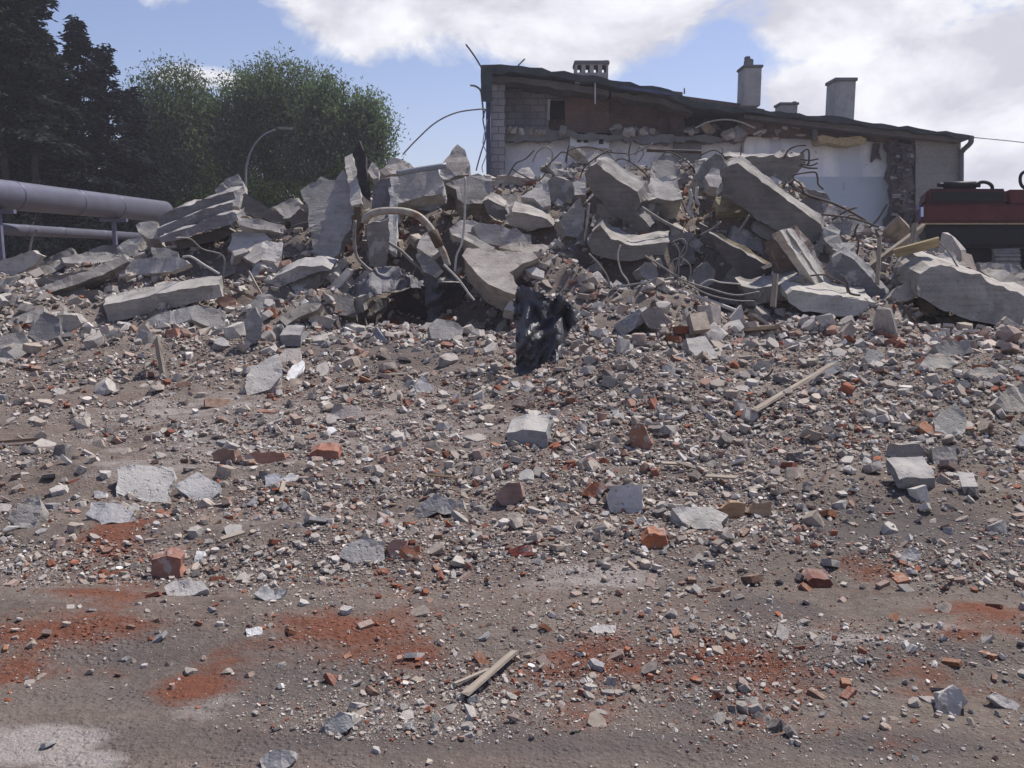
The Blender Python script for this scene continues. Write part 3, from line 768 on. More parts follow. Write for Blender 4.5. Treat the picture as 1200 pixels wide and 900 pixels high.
def chimney(x0, x1, y0, y1, dy, dep, capx=2.0, caph=4, holes=0, pot=False, seed=0):
    c = None
    a, b = B(x0, y1, dy), B(x1, y0, dy)
    m = MB(); zc = b.z - caph * .0347
    w = b.x - a.x
    if holes:
        hz0, hz1 = zc - .30, zc - .02
        m.box(((a.x + b.x) / 2, a.y + dep / 2, (a.z + hz0) / 2), (w, dep, hz0 - a.z))
        xs = np.linspace(a.x, b.x, holes * 2 + 2)
        edges = [(a.x, a.x + w * .11)]
        step = w / holes
        for i in range(holes + 1):
            cxp = a.x + i * step
            wd = step * .5
            l = max(a.x, cxp - wd / 2); r_ = min(b.x, cxp + wd / 2)
            m.box(((l + r_) / 2, a.y + dep / 2, (hz0 + hz1) / 2 + .001), (r_ - l, dep - .004, hz1 - hz0 - .004))
        m.box(((a.x + b.x) / 2, a.y + dep / 2, hz1 + .01), (w - .004, dep - .006, .024))
    else:
        m.box(((a.x + b.x) / 2, a.y + dep / 2, (a.z + zc) / 2), (w, dep, zc - a.z), bev=.02)
    ch = m.build('chimney', M['chimney'], rf)
    m = MB(); k = capx * .0347
    m.box(((a.x + b.x) / 2, a.y + dep / 2, (zc + b.z) / 2 + .003), (w + 2 * k, dep + 2 * k, b.z - zc), bev=.02)
    if pot:
        m.box(((a.x + b.x) / 2 - .06, a.y + dep / 2, b.z + .16), (.32, .35, .30), bev=.03); m.box(((a.x + b.x) / 2 - .12, a.y + dep / 2, b.z + .36), (.2, .25, .12), bev=.02)
    else:
        m.box((b.x - .05, a.y + dep / 2, b.z + .04), (.16, .3, .10), bev=.02)
    m.build('chimney_cap', M['cap'], rf)
chimney(674, 713, 71, 97, -.55, .95, 1.2, 4, holes=4)
chimney(870.5, 893, 76, 124, 1.2, 1.0, 1.5, 3, pot=True)
chimney(914, 935, 120, 137, 3.5, .8, 1.5, 3)
chimney(977, 1003.5, 91, 145, 2.2, 1.1, 1.6, 4)
# brick column under the first chimney, its conduit, gutter and pipes
m = MB(); m.tube([B(697.5, 97, -.62), B(697.5, 122, -.62)], .025); m.build('conduit', M['oldplaster'], bl)
m = MB(); m.tube([B(1139, 161.5, -.75), B(1139, 161.5, 9)], .09); m.build('gutter', M['gutter'], bl)
m = MB(); m.tube(catmull([B(1138, 163, -.72), B(1137, 168, -.6), B(1127.5, 178, -.1), B(1126.5, 190, -.1), B(1126, 352, -.1)], 4), .10); m.build('downpipe', M['gutter'], bl, True)
m = MB(); m.tube([B(572, 116, -.25), B(572.5, 205, -.25), B(573, 350, -.25)], .09); m.build('downpipe', M['darkpipe'], bl, True)

# loose things hanging in and on the building
WN = [0]
def wire(name, label, pts, r, mat, cat=None, Y=None, k=6, n=6, group=None, r2=None):
    P3 = [p if isinstance(p, Vector) else (at(p[0], p[1], p[2]) if len(p) == 3 else at(p[0], p[1], Y)) for p in pts]
    m = MB(); m.tube(catmull(P3, k), r, n, r2)
    c = P3[0]
    o = m.build(name, mat, None, True, loc=tuple(c))
    tag(o, label, cat or name.replace('_', ' '), group); return o
wire('overhead_wire', 'thin wire running from the right eaves of the building across the sky', [(1140, 161), (1200, 167), (1290, 178), (1500, 188)], .018, M['wire'], 'wire', Y=36)
wire('cable', 'thick cable rising above the left end of the ruined roof', [(565, 96), (567, 86), (560, 72), (552, 60), (546, 52)], .035, M['rust'], 'cable', Y=35.6)
wire('cable', 'hooked cable end sticking out left of the block pier', [(551, 100), (557, 101), (563, 106), (565, 118), (567, 138)], .04, M['wire'], 'cable', Y=35.6)
wire('cable', 'long thin cable arching from the heap up to the block pier', [(472, 181), (488, 164), (510, 144), (535, 132), (562, 128), (570, 128)], .028, M['wire'], 'cable', Y=33)
wire('cable', 'slack blue cable hanging beside the downpipe of the ruin', [(569, 128), (566, 140), (569, 160), (564, 178), (560, 192), (558, 200)], .03, M['darkpipe'], 'cable', Y=35.5)
wire('cable', 'pale cable looping down outside the block pier', [(571, 140), (569, 150), (566, 168), (570, 180), (565, 195), (566, 202)], .022, M['palewire'], 'cable', Y=35.3)
wire('metal_rod', 'short bent rod standing up from the roof edge above the block wall', [(607, 77), (611, 73), (615, 69)], .03, M['wire'], 'rod', Y=35.8)
wire('metal_rod', 'short upright rod on the roof left of the tall potted chimney', [(802, 110), (802, 103)], .03, M['wire'], 'rod', Y=36.5)
wire('cable', 'pale conduit curving over the opening below the potted chimney', [(815, 150), (830, 143), (850, 140), (868, 143), (885, 150)], .035, M['palewire'], 'cable', Y=35.8)

# ------------------------------------------------------------------ slabs of the heap: outline of the face, real depth, real thickness
SHOWN = [([(598, 330), (690, 330), (690, 442), (598, 442)], 14.6), ([(425, 240), (530, 240), (530, 315), (425, 315)], 15.0)]
def slab(name, label, pts, th=.2, pitch=30, yaw=0, col=(.31, .30, .30), Y=None, dy=0, ext=None, mat=None, jag=.012, seg=.12, relief=.007, cat=None, group=None, seed=None, smooth=False):
    WN[0] += 1
    if seed is None: seed = WN[0]
    bx, by = max(pts, key=lambda p: p[1])
    if Y is None:
        X_, Y_, Z_, f_ = hits(np.array([bx]), np.array([by])); Y = float(Y_[0]) if f_[0] else 16.0
    Y += dy
    p0 = at(bx, by, Y)
    n = Vector((math.sin(R(yaw)) * math.cos(R(pitch)), -math.cos(R(yaw)) * math.cos(R(pitch)), math.sin(R(pitch))))
    O = Vector((0, 0, CAMZ)); P3 = []
    for px, py in pts:
        d = ray(px, py); den = d.dot(n)
        t = (p0 - O).dot(n) / den if abs(den) > 1e-4 else Y / d.y
        q = O + d * t
        if not (Y - 3 < q.y < Y + 4): q = at(px, py, min(max(q.y, Y - 3), Y + 4))
        P3.append(q)
    SHOWN.append((pts, Y))
    e = Vector(ext) if ext is not None else -n * th
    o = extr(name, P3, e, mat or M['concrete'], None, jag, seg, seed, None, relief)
    v = random.Random(seed).uniform(.92, 1.08)
    o.color = (col[0] * v, col[1] * v, col[2] * v, 1)
    tag(o, label, cat or name.replace('_', ' '), group)
    return o
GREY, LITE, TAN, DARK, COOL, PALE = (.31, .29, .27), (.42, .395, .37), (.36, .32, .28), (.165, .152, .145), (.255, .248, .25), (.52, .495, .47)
S = slab
# --- left wing of the heap
S('concrete_beam', 'long thin slanting beam at the far left end of the heap', [(8, 353), (40, 340), (72, 328), (110, 314), (145, 299), (150, 306), (120, 322), (95, 331), (60, 342), (18, 360)], .22, 35, 10, GREY, ext=(.05, .45, -.12))
S('concrete_slab', 'thin flat slab above the slanting beam at the far left', [(72, 302), (100, 297), (128, 296), (142, 303), (112, 309), (75, 308)], .2, 45, 0, GREY, Y=17.5)
S('concrete_beam', 'long pale beam lying in front at the foot of the left heap', [(121, 358), (150, 352), (190, 344), (230, 337), (257, 334), (260, 347), (235, 353), (195, 363), (160, 371), (127, 377)], .4, -8, 0, GREY, ext=(-.1, .42, .13), jag=.008)
S('concrete_slab', 'low slab half buried behind the long pale beam', [(140, 345), (157, 326), (182, 316), (212, 322), (206, 334), (170, 345)], .2, 35, 5, GREY, dy=.6)
S('stacked_floor_plank', 'topmost of the three parallel floor planks stacked beside the grey pipe', [(184, 256), (205, 246), (232, 237), (262, 227), (273, 226), (276, 233), (262, 240), (240, 247), (212, 256), (188, 265)], .3, 8, 8, (.21, .20, .205), Y=17.3, ext=(.06, .5, .15), jag=.015, cat='floor plank')
S('stacked_floor_plank', 'middle one of the three parallel floor planks stacked beside the grey pipe', [(184, 268), (205, 259), (232, 249), (262, 240), (272, 237), (276, 243), (268, 251), (240, 259), (212, 268), (186, 276)], .3, 8, 8, (.21, .20, .205), Y=17.0, ext=(.06, .5, .15), jag=.015, cat='floor plank')
S('stacked_floor_plank', 'lowest of the three parallel floor planks stacked beside the grey pipe', [(185, 279), (208, 271), (232, 262), (260, 252), (277, 251), (279, 257), (268, 263), (240, 270), (215, 279), (190, 284)], .3, 8, 8, (.21, .20, .205), Y=16.7, ext=(.06, .5, .15), jag=.018, cat='floor plank')
S('concrete_slab', 'triangular slab sticking up behind the three stacked floor planks', [(252, 223), (266, 211), (278, 205), (284, 212), (287, 232), (262, 232)], .2, 28, -5, GREY, Y=18.3)
S('broken_post', 'short pale post leaning on the right end of the stacked planks', [(273, 241), (279, 225), (283, 226), (279, 242)], .12, 32, 0, LITE, Y=16.9, jag=.008)
S('concrete_slab', 'dark tilted slab to the right of the stacked planks', [(279, 233), (288, 227), (302, 236), (320, 247), (334, 255), (335, 263), (318, 259), (284, 248)], .25, 12, 10, DARK, Y=17.4)
S('concrete_slab', 'narrow pale slab lying under the dark tilted slab on the left', [(279, 255), (305, 258), (333, 264), (331, 273), (305, 269), (281, 263)], .2, 34, 5, LITE, Y=16.9)
pa = S('precast_slab', 'large pale panel with a groove below the stacked floor planks', [(283, 268), (300, 267), (319, 281), (313, 300), (299, 309), (268, 291), (274, 276)], .14, 46, -12, PALE, Y=16.4, jag=.01)
S('precast_slab', 'small pale square panel beside the grooved panel', [(310, 285), (330, 284), (329, 299), (325, 307), (306, 304)], .12, 40, 5, PALE, Y=16.0, jag=.008)
S('precast_slab', 'pale panel sloping down below the small square panel', [(301, 309), (325, 308), (331, 318), (318, 332), (305, 342), (288, 330)], .12, 46, -10, PALE, Y=15.6, jag=.012)
S('concrete_slab', 'dark grey slab running up to the right under the tall upright slab', [(307, 336), (330, 321), (350, 313), (378, 311), (388, 316), (360, 322), (340, 330), (318, 347)], .25, -10, 0, COOL, Y=15.3, ext=(0, .5, .16))
S('precast_slab', 'crumpled whitish panel in front of the dark slab at the left', [(320, 368), (334, 336), (350, 322), (394, 309), (398, 325), (372, 333), (345, 347), (330, 368)], .1, 48, -8, PALE, Y=14.9, jag=.03)
S('concrete_slab', 'olive grey slab with lit top at the front of the left heap', [(327, 373), (345, 362), (370, 348), (377, 356), (372, 362), (350, 372), (336, 380)], .25, 38, -10, TAN, dy=-.1, ext=(0, .4, -.2))
S('concrete_slab', 'small square slab tilted up under the end of the long pale beam', [(222, 366), (227, 357), (245, 361), (263, 368), (262, 388), (240, 381), (225, 374)], .14, 36, 12, GREY, dy=-.1)
S('concrete_slab', 'upright dark slab standing on edge below the wooden laths', [(288, 396), (288, 372), (299, 360), (306, 375), (305, 395), (293, 405)], .14, 5, 12, COOL, dy=-.1)
S('concrete_block', 'small block with pale top and blue grey front left of the black plastic', [(329, 393), (352, 393), (352, 405), (332, 405)], .22, 0, 0, COOL, dy=-.2, ext=(0, .3, .11), jag=.012)
S('concrete_slab', 'flat pale slab leaning alone on the rubble slope at left', [(287, 453), (295, 431), (326, 416), (328, 440), (316, 456), (290, 464)], .12, 46, 8, LITE, jag=.014)
S('plaster_board', 'bright white broken board beside the leaning pale slab', [(336, 443), (343, 428), (355, 422), (357, 428), (350, 438), (341, 448)], .05, 50, 10, (.70, .70, .69), mat=M['plaster'], jag=.015)
S('concrete_slab', 'tan slab behind the bright white board', [(322, 425), (336, 409), (352, 408), (352, 424), (338, 430)], .12, 45, 0, TAN, dy=.2)
S('concrete_lump', 'large grey lump at the left frame edge below the slanting beam', [(-6, 397), (10, 391), (26, 391), (38, 410), (30, 419), (0, 424)], .4, 35, 10, GREY, jag=.04)
S('concrete_slab', 'grey slab standing on end below the slanting beam at far left', [(33, 392), (42, 378), (52, 367), (69, 374), (71, 396), (46, 403)], .2, 25, 15, COOL, jag=.03)
S('concrete_slab', 'dark rounded slab end beside the long pale beam', [(97, 377), (99, 342), (114, 341), (120, 356), (116, 377)], .25, 0, 10, DARK, Y=14.6, jag=.03)
S('concrete_lump', 'pale lump in the hollow under the slanting beam', [(52, 363), (66, 354), (78, 360), (78, 368), (54, 368)], .25, 40, 0, LITE, jag=.03)
S('concrete_lump', 'grey lump crowning the end of the slanting beam', [(137, 290), (152, 281), (166, 280), (162, 296), (146, 302), (139, 299)], .35, 30, 0, GREY, Y=17, jag=.04)
S('concrete_lump', 'pale lump in front of the end of the big grey pipe', [(159, 264), (168, 260), (185, 260), (186, 280), (173, 279), (163, 272)], .35, 34, 0, LITE, Y=17.5, jag=.03)
S('concrete_slab', 'square grey slab hanging below the stacked floor planks', [(178, 290), (195, 291), (208, 296), (209, 315), (194, 311), (180, 305)], .16, 24, 10, GREY, Y=16.3)
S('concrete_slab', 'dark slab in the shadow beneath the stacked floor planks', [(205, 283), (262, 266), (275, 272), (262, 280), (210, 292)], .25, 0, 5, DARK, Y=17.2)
S('concrete_lump', 'ragged pale lump on the ridge left of the tall upright slab', [(320, 243), (335, 236), (350, 232), (353, 246), (346, 254), (332, 256)], .35, 34, 5, LITE, Y=17.4, jag=.05)
S('concrete_slab', 'grey slab lying beside the foot of the tall upright slab', [(327, 300), (334, 283), (348, 277), (366, 279), (366, 298), (350, 301)], .25, 33, 0, COOL, Y=16.6)
S('concrete_slab', 'dark tilted slab just left of the tall upright slab', [(340, 256), (352, 246), (362, 250), (364, 276), (345, 276)], .25, 5, 0, DARK, Y=17)
S('concrete_lump', 'grey lump below the olive grey slab on the left', [(318, 402), (320, 388), (330, 380), (334, 392), (328, 404)], .2, 25, 0, DARK)
S('brick_lump', 'pinkish brick lump at the right end of the long pale beam', [(252, 352), (262, 345), (276, 350), (276, 358), (262, 360)], .18, 30, 0, (.36, .20, .14), mat=M['brick'], jag=.02, dy=-.15, cat='brick')
S('brick_lump', 'small pink brick lump at the foot of the heap beside the upright plank', [(193, 389), (205, 386), (208, 393), (196, 397)], .15, 20, 0, (.36, .18, .13), mat=M['brick'], jag=.02, cat='brick')
# --- middle
S('concrete_slab', 'tall upright slab with a jagged top in the middle left of the heap', [(362, 258), (361, 240), (355, 231), (352, 223), (362, 216), (372, 214), (377, 208), (386, 211), (394, 211), (402, 199), (408, 208), (412, 225), (415, 248), (416, 262), (406, 275), (400, 284), (398, 296), (388, 305), (368, 305), (365, 280)], .18, 31, -6, (.32, .305, .29), Y=16.0, jag=.022)
S('concrete_slab', 'thin pale slab standing behind the tall upright slab', [(404, 184), (413, 180), (418, 200), (424, 238), (412, 241), (408, 206)], .15, 40, -8, LITE, Y=16.3, jag=.02)
S('charred_post', 'dark charred post sticking up at the top of the heap', [(416, 176), (421, 165), (428, 180), (431, 215), (433, 236), (421, 224)], .15, 5, 0, (.075, .065, .085), Y=16.6, mat=M['charred'], cat='post', jag=.02)
S('concrete_lump', 'pale lump beside the charred post on top of the heap', [(431, 200), (436, 190), (443, 196), (444, 208), (438, 210)], .2, 35, 0, LITE, Y=16.7, jag=.03)
S('concrete_lump', 'grey lump above the pale upright post', [(444, 200), (456, 190), (472, 188), (484, 196), (470, 203), (452, 206)], .3, 34, 0, TAN, Y=17.2, jag=.04)
S('concrete_slab', 'purple grey slab left of the pale upright post', [(436, 244), (438, 224), (446, 211), (457, 208), (457, 246)], .2, 0, 8, (.24, .225, .26), Y=16.4)
S('concrete_pillar', 'shaded pillar stump under the bent pipe', [(430, 264), (456, 256), (457, 290), (452, 312), (434, 312)], .4, -5, 10, (.23, .215, .205), Y=15.9, jag=.02)
S('painted_post', 'pale upright post in front of the broken beam', [(457, 207), (466, 207), (465.5, 240), (464, 296), (456, 292)], .12, 31, 0, (.50, .49, .48), Y=15.7, jag=.006, relief=.006, cat='post')
S('concrete_beam', 'grey beam end with a chipped corner right of the pale upright post', [(466, 206), (490, 201), (512, 198), (519, 212), (518, 227), (506, 229), (490, 232), (466, 238)], .35, 26, -5, (.33, .315, .30), Y=16.3, jag=.015)
S('concrete_slab', 'big broad slab end left of the block wall of the ruin', [(522, 216), (540, 209), (560, 203), (575, 207), (577, 222), (575, 233), (565, 238), (545, 240), (537, 233), (535, 222)], .4, 28, 8, (.33, .315, .295), Y=16.8, jag=.02)
S('concrete_slab', 'pointed tan slab rising against the sky near the ruin', [(516, 197), (524, 185), (530, 177), (536, 169), (545, 176), (550, 190), (549, 204), (520, 210)], .3, 32, -5, TAN, Y=18.3, jag=.03)
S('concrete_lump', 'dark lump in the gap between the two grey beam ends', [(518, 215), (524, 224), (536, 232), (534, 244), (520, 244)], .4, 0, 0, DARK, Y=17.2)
S('concrete_slab', 'dark fronted wedge of slab right of the broad slab end', [(566, 236), (572, 233), (590, 243), (594, 255), (580, 256), (571, 250)], .25, -8, 10, DARK, Y=16.6, ext=(.05, .5, .14))
S('concrete_block', 'oblong block with a pale top and dark front in the middle of the heap', [(594, 254), (600, 248), (618, 251), (641, 257), (649, 265), (622, 270), (597, 264)], .4, -12, 6, GREY, Y=16.2, ext=(.05, .7, .22), jag=.015)
S('concrete_lump', 'large dark broken lump in the middle of the heap', [(640, 214), (655, 202), (667, 212), (680, 224), (673, 240), (650, 240), (641, 232)], .5, 8, 10, (.25, .235, .225), Y=17, jag=.05)
S('concrete_slab', 'light triangular slab leaning on the large dark broken lump', [(611, 231), (626, 220), (638, 213), (643, 226), (645, 240), (636, 243), (626, 233)], .15, 40, -10, LITE, Y=16.6)
S('concrete_lump', 'wedge of concrete with a bright top beside the rusty rod', [(655, 259), (664, 251), (680, 230), (685, 254), (683, 279), (663, 276)], .4, 14, 10, GREY, Y=15.8, jag=.02)
S('concrete_lump', 'pale square lump beneath the left end of the thick sloping beam', [(671, 214), (685, 207), (686, 228), (674, 228)], .25, 32, 0, LITE, Y=16.8)
S('layered_slab', 'dark layered slab in the middle of the heap below the oblong block', [(554, 266), (562, 261), (590, 266), (622, 275), (618, 294), (585, 288), (562, 281)], .3, 24, 6, (.24, .225, .225), Y=15.6, jag=.03, cat='slab')
S('concrete_slab', 'narrow pale slab tilted towards the bent pipe', [(529, 275), (545, 272), (562, 281), (578, 290), (575, 301), (555, 286)], .1, 44, 12, LITE, Y=15.2)
S('concrete_slab', 'grey slab behind the narrow pale tilted slab', [(526, 268), (545, 259), (563, 263), (562, 274), (545, 272), (530, 276)], .15, 42, 0, GREY, Y=15.8)
S('concrete_slab', 'pale slab beside the bent pipe coupling', [(488, 290), (496, 275), (512, 272), (518, 290), (505, 302)], .15, 42, -5, LITE, Y=15.2)
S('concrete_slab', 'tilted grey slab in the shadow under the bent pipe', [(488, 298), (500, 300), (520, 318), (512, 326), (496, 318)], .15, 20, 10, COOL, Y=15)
S('floor_slab_fragment', 'large tan sunlit slab jutting out over the dark hollow', [(543, 300), (548, 292), (560, 291), (590, 295), (625, 296), (630, 302), (612, 309), (597, 319), (603, 330), (608, 342), (604, 345), (582, 337), (564, 326), (556, 316), (548, 309)], .32, 50, -6, (.40, .355, .315), Y=14.1, jag=.02, cat='slab', ext=(0, .5, -.33))
S('concrete_slab', 'pale flat slab lying behind the large tan sunlit slab', [(585, 290), (600, 285), (640, 287), (668, 296), (625, 298)], .12, 50, 0, TAN, Y=15.3)
S('concrete_lump', 'lump of pale stone in the mouth of the dark hollow', [(503, 382), (512, 373), (530, 377), (543, 386), (540, 397), (520, 402), (506, 396)], .3, 35, 5, LITE, jag=.04)
S('concrete_lump', 'small blue grey wedge at the foot of the dark hollow', [(432, 400), (441, 384), (452, 398), (446, 402)], .18, 15, 0, (.20, .215, .25), jag=.015)
S('concrete_lump', 'pale lump left of the black plastic under the tan slab', [(590, 362), (598, 352), (606, 349), (606, 366)], .2, 36, 0, PALE, jag=.02, Y=14.2)
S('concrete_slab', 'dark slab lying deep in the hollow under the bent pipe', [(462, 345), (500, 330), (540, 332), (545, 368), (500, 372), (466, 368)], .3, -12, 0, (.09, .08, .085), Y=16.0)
S('concrete_slab', 'pale slab face above the right end of the black plastic', [(617, 316), (626, 312), (638, 318), (637, 326), (624, 322)], .1, 46, 0, PALE, Y=14.6)
S('concrete_slab', 'light grey slanting slab up the slope from the black plastic', [(640, 305), (650, 304), (663, 322), (664, 331), (650, 326)], .14, 44, 10, LITE, Y=14.8)
# --- right wing
S('concrete_beam', 'thick sloping beam with a pale broken edge in the centre of the heap', [(686, 203), (691, 195), (699, 193), (722, 210), (746, 225), (751, 238), (744, 249), (762, 266), (758, 276), (746, 273), (728, 257), (714, 245), (692, 219)], .5, -14, -6, (.19, .18, .175), Y=15.9, ext=(.22, .45, .18), jag=.014)
S('concrete_beam', 'dark lower beam tucked beneath the thick sloping beam', [(690, 236), (698, 227), (720, 248), (742, 268), (752, 276), (733, 278), (700, 262)], .4, -14, -6, (.17, .16, .17), Y=16.2)
S('concrete_block', 'pale rough block with a dark base near the top of the heap', [(752, 236), (757, 222), (763, 209), (790, 207), (796, 222), (799, 233), (788, 235), (770, 232)], .45, 42, 0, (.44, .42, .395), Y=16.2, ext=(0, .5, -.30), jag=.03)
S('concrete_slab', 'grey slab with a round hole leaning behind the pale rough block', [(764, 212), (765, 190), (775, 184), (790, 185), (800, 208), (792, 212)], .2, 34, 0, GREY, Y=16.9, jag=.03)
S('concrete_slab', 'curved slab with a bright broken rim under the thick sloping beam', [(690, 286), (695, 274), (703, 266), (716, 280), (740, 288), (765, 286), (784, 284), (778, 298), (740, 306), (712, 303), (694, 297)], .4, -6, 0, (.22, .21, .195), Y=15.0, ext=(.1, .75, .22), jag=.025)
S('concrete_beam', 'big sloping beam running down to the right across the heap', [(842, 201), (852, 195), (864, 191), (900, 219), (930, 241), (961, 263), (969, 276), (948, 284), (926, 279), (905, 266), (880, 250), (860, 236), (845, 226)], .45, -8, -6, (.20, .19, .18), Y=16.2, ext=(.16, .45, .16), jag=.009)
S('concrete_lump', 'ragged lump clinging to the upper end of the big sloping beam', [(816, 210), (822, 192), (838, 181), (853, 190), (847, 205), (846, 224), (832, 222), (820, 219)], .5, 16, 5, GREY, Y=16.1, jag=.06)
S('concrete_lump', 'pale broken lump at the upper left of the big sloping beam', [(826, 208), (834, 196), (843, 198), (846, 210), (842, 220), (832, 218)], .2, 38, -10, LITE, Y=15.8, jag=.04)
S('reinforced_slab', 'horizontal slab on the crest with bent rebar sticking out of its right end', [(868, 186), (880, 183), (905, 184), (935, 183), (941, 180), (943, 190), (938, 198), (928, 211), (905, 209), (880, 204)], .5, -10, 6, (.23, .215, .20), Y=17.2, ext=(-.2, .9, .16), jag=.03, cat='slab')
S('concrete_lump', 'small white lump under the slab with bent rebar', [(896, 212), (905, 208), (914, 213), (908, 219), (898, 218)], .2, 30, 0, PALE, Y=16.9, jag=.03)
S('concrete_block', 'yellowish block wedged under the big sloping beam', [(840, 225), (862, 224), (878, 240), (884, 252), (870, 249), (842, 248)], .4, 30, 0, (.38, .345, .25), Y=16.6, jag=.015)
S('concrete_slab', 'dark slab with a timber edge sloping under the big beam', [(832, 274), (850, 284), (876, 299), (903, 314), (900, 330), (882, 330), (862, 316), (845, 298)], .15, -16, -8, (.15, .14, .145), Y=15.2, jag=.012)
S('timber', 'long yellow timber along the edge of the dark slab', [(831, 271), (840, 273), (872, 289), (905, 311), (900, 316), (868, 297)], .10, 42, -10, (.5, .42, .24), Y=15.1, mat=M['yellow_wood'], jag=.006, relief=.004)
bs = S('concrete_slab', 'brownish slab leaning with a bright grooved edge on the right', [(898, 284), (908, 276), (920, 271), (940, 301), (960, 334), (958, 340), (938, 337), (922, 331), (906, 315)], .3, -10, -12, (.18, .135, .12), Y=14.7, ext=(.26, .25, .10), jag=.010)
bpy.context.view_layer.update()
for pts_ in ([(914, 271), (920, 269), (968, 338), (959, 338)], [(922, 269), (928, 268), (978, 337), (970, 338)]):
    es = S('lit_edge_strip', 'pale strip', pts_, .12, 20, 50, (.46, .435, .40), Y=14.62, jag=.006, seg=.12, relief=.006)  # the slab's sunlit edge, painted in as separate paler strips
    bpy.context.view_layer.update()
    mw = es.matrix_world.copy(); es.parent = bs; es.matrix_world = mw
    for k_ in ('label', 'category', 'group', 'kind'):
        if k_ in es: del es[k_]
S('concrete_beam', 'pale horizontal beam end below the brownish leaning slab', [(869, 335), (882, 338), (910, 334), (940, 327), (946, 344), (925, 351), (900, 355), (878, 357)], .3, -4, -4, (.20, .19, .175), Y=14.3, ext=(0, .5, .13), jag=.018)
S('concrete_slab', 'thick grooved slab lying flat at the foot of the heap on the right', [(922, 345), (929, 340), (960, 345), (1000, 350), (1026, 355), (1024, 371), (985, 370), (940, 364), (924, 354)], .4, 14, 6, (.36, .345, .31), Y=13.9, ext=(.02, .62, .20), jag=.012)
S('concrete_slab', 'blue grey slanted slab with a thin bright edge right of the grooved slab', [(970, 308), (975, 302), (985, 296), (1001, 305), (1020, 326), (1041, 350), (1042, 363), (1026, 359), (1005, 341), (980, 330)], .22, -4, -10, (.17, .175, .19), Y=14.6, ext=(.14, .25, .10), jag=.015)
S('concrete_lump', 'dark round block against the painted wall of the ruin', [(936, 238), (945, 232), (960, 232), (966, 250), (964, 258), (945, 253)], .4, 5, 0, (.20, .19, .19), Y=17, jag=.04)
S('concrete_lump', 'pale torn lump at the lower end of the big sloping beam', [(966, 268), (974, 262), (985, 270), (988, 286), (978, 292), (968, 284)], .3, 34, 0, LITE, Y=15.8, jag=.05)
S('concrete_slab', 'grey slab shard standing before the painted wall', [(976, 262), (984, 256), (998, 263), (996, 283), (984, 284)], .15, 22, 5, COOL, Y=16.4, jag=.03)
S('concrete_slab', 'light slab lying between the two slanted slabs on the right', [(976, 292), (988, 284), (1002, 285), (1003, 302), (990, 298)], .15, 42, 0, LITE, Y=15.4, jag=.03)
S('concrete_slab', 'low flat slab behind the crossed planks on the right', [(1008, 284), (1028, 288), (1032, 298), (1012, 298)], .15, 40, 0, TAN, Y=16.4, jag=.02)
S('concrete_slab', 'huge long slab lying in front of the excavator at the right frame edge', [(1079, 322), (1090, 313), (1102, 311), (1122, 318), (1150, 321), (1166, 336), (1200, 347), (1262, 362), (1262, 396), (1190, 385), (1150, 377), (1120, 368), (1092, 356), (1077, 346)], .5, 18, 4, (.345, .32, .285), Y=13.9, ext=(.1, 1.2, .25), jag=.03)
S('concrete_lump', 'rounded grey lump left of the huge slab at right', [(1044, 347), (1052, 336), (1066, 329), (1079, 338), (1072, 348), (1052, 354)], .35, 20, 5, GREY, Y=14.2, jag=.03)
S('concrete_lump', 'small lump above the rounded grey lump near the crossed planks', [(1040, 325), (1050, 317), (1066, 316), (1070, 328), (1052, 334)], .3, 30, 0, (.28, .27, .28), Y=14.9, jag=.04)
S('concrete_slab', 'pale slab behind the huge slab under the excavator', [(1085, 304), (1110, 297), (1120, 300), (1118, 312), (1090, 312)], .2, 38, 0, LITE, Y=15.6, jag=.03)
S('concrete_slab', 'thin slab lying across the top of the huge slab near the tracks', [(1150, 318), (1168, 312), (1200, 330), (1225, 345), (1200, 346), (1168, 334)], .16, 40, 5, TAN, Y=15.0, jag=.02)
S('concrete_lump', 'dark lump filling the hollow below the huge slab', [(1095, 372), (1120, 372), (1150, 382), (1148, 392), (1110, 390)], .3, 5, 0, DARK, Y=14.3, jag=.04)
S('concrete_lump', 'dark angular lump in the hollow beside the tangled wires', [(808, 330), (820, 312), (828, 306), (838, 318), (836, 332), (818, 338)], .3, 8, 0, (.22, .215, .225), Y=14.8, jag=.02)
S('concrete_lump', 'dark block under the curved slab with bright rim', [(748, 316), (756, 308), (768, 312), (772, 322), (764, 328), (752, 324)], .25, 15, 10, COOL, Y=14.5, jag=.02)
S('concrete_block', 'blue grey cube of concrete at the foot of the heap below the curved slab', [(755, 338), (772, 336), (774, 361), (754, 361)], .3, -2, -18, (.30, .30, .32), Y=13.6, ext=(.15, .22, .03), jag=.01)
S('concrete_lump', 'large brown grey boulder at the foot of the heap in the centre', [(751, 368), (760, 361), (774, 360), (787, 378), (780, 387), (762, 384)], .35, 16, 6, (.30, .26, .23), jag=.02)
S('concrete_lump', 'pale stone right of the large brown grey boulder', [(792, 385), (802, 376), (813, 377), (817, 388), (806, 396), (796, 392)], .2, 36, 0, (.36, .34, .30), jag=.02)
S('concrete_slab', 'pale flat slab resting on a dark one at the foot of the heap', [(805, 398), (826, 394), (836, 408), (841, 420), (822, 421), (808, 410)], .12, 48, 5, LITE, jag=.02)
S('tile_piece', 'pale curved tile lying on the slope below the rusty rod', [(690, 322), (700, 318), (708, 330), (712, 342), (700, 342), (692, 332)], .06, 44, 5, (.52, .49, .46), mat=M['plaster'], Y=14.4, jag=.012, cat='tile')
S('tile_piece', 'white curved sheet piece standing right of the pale curved tile', [(714, 338), (722, 328), (734, 336), (741, 345), (732, 346)], .05, 44, 0, (.52, .50, .48), mat=M['plaster'], Y=14.2, jag=.012, cat='tile')
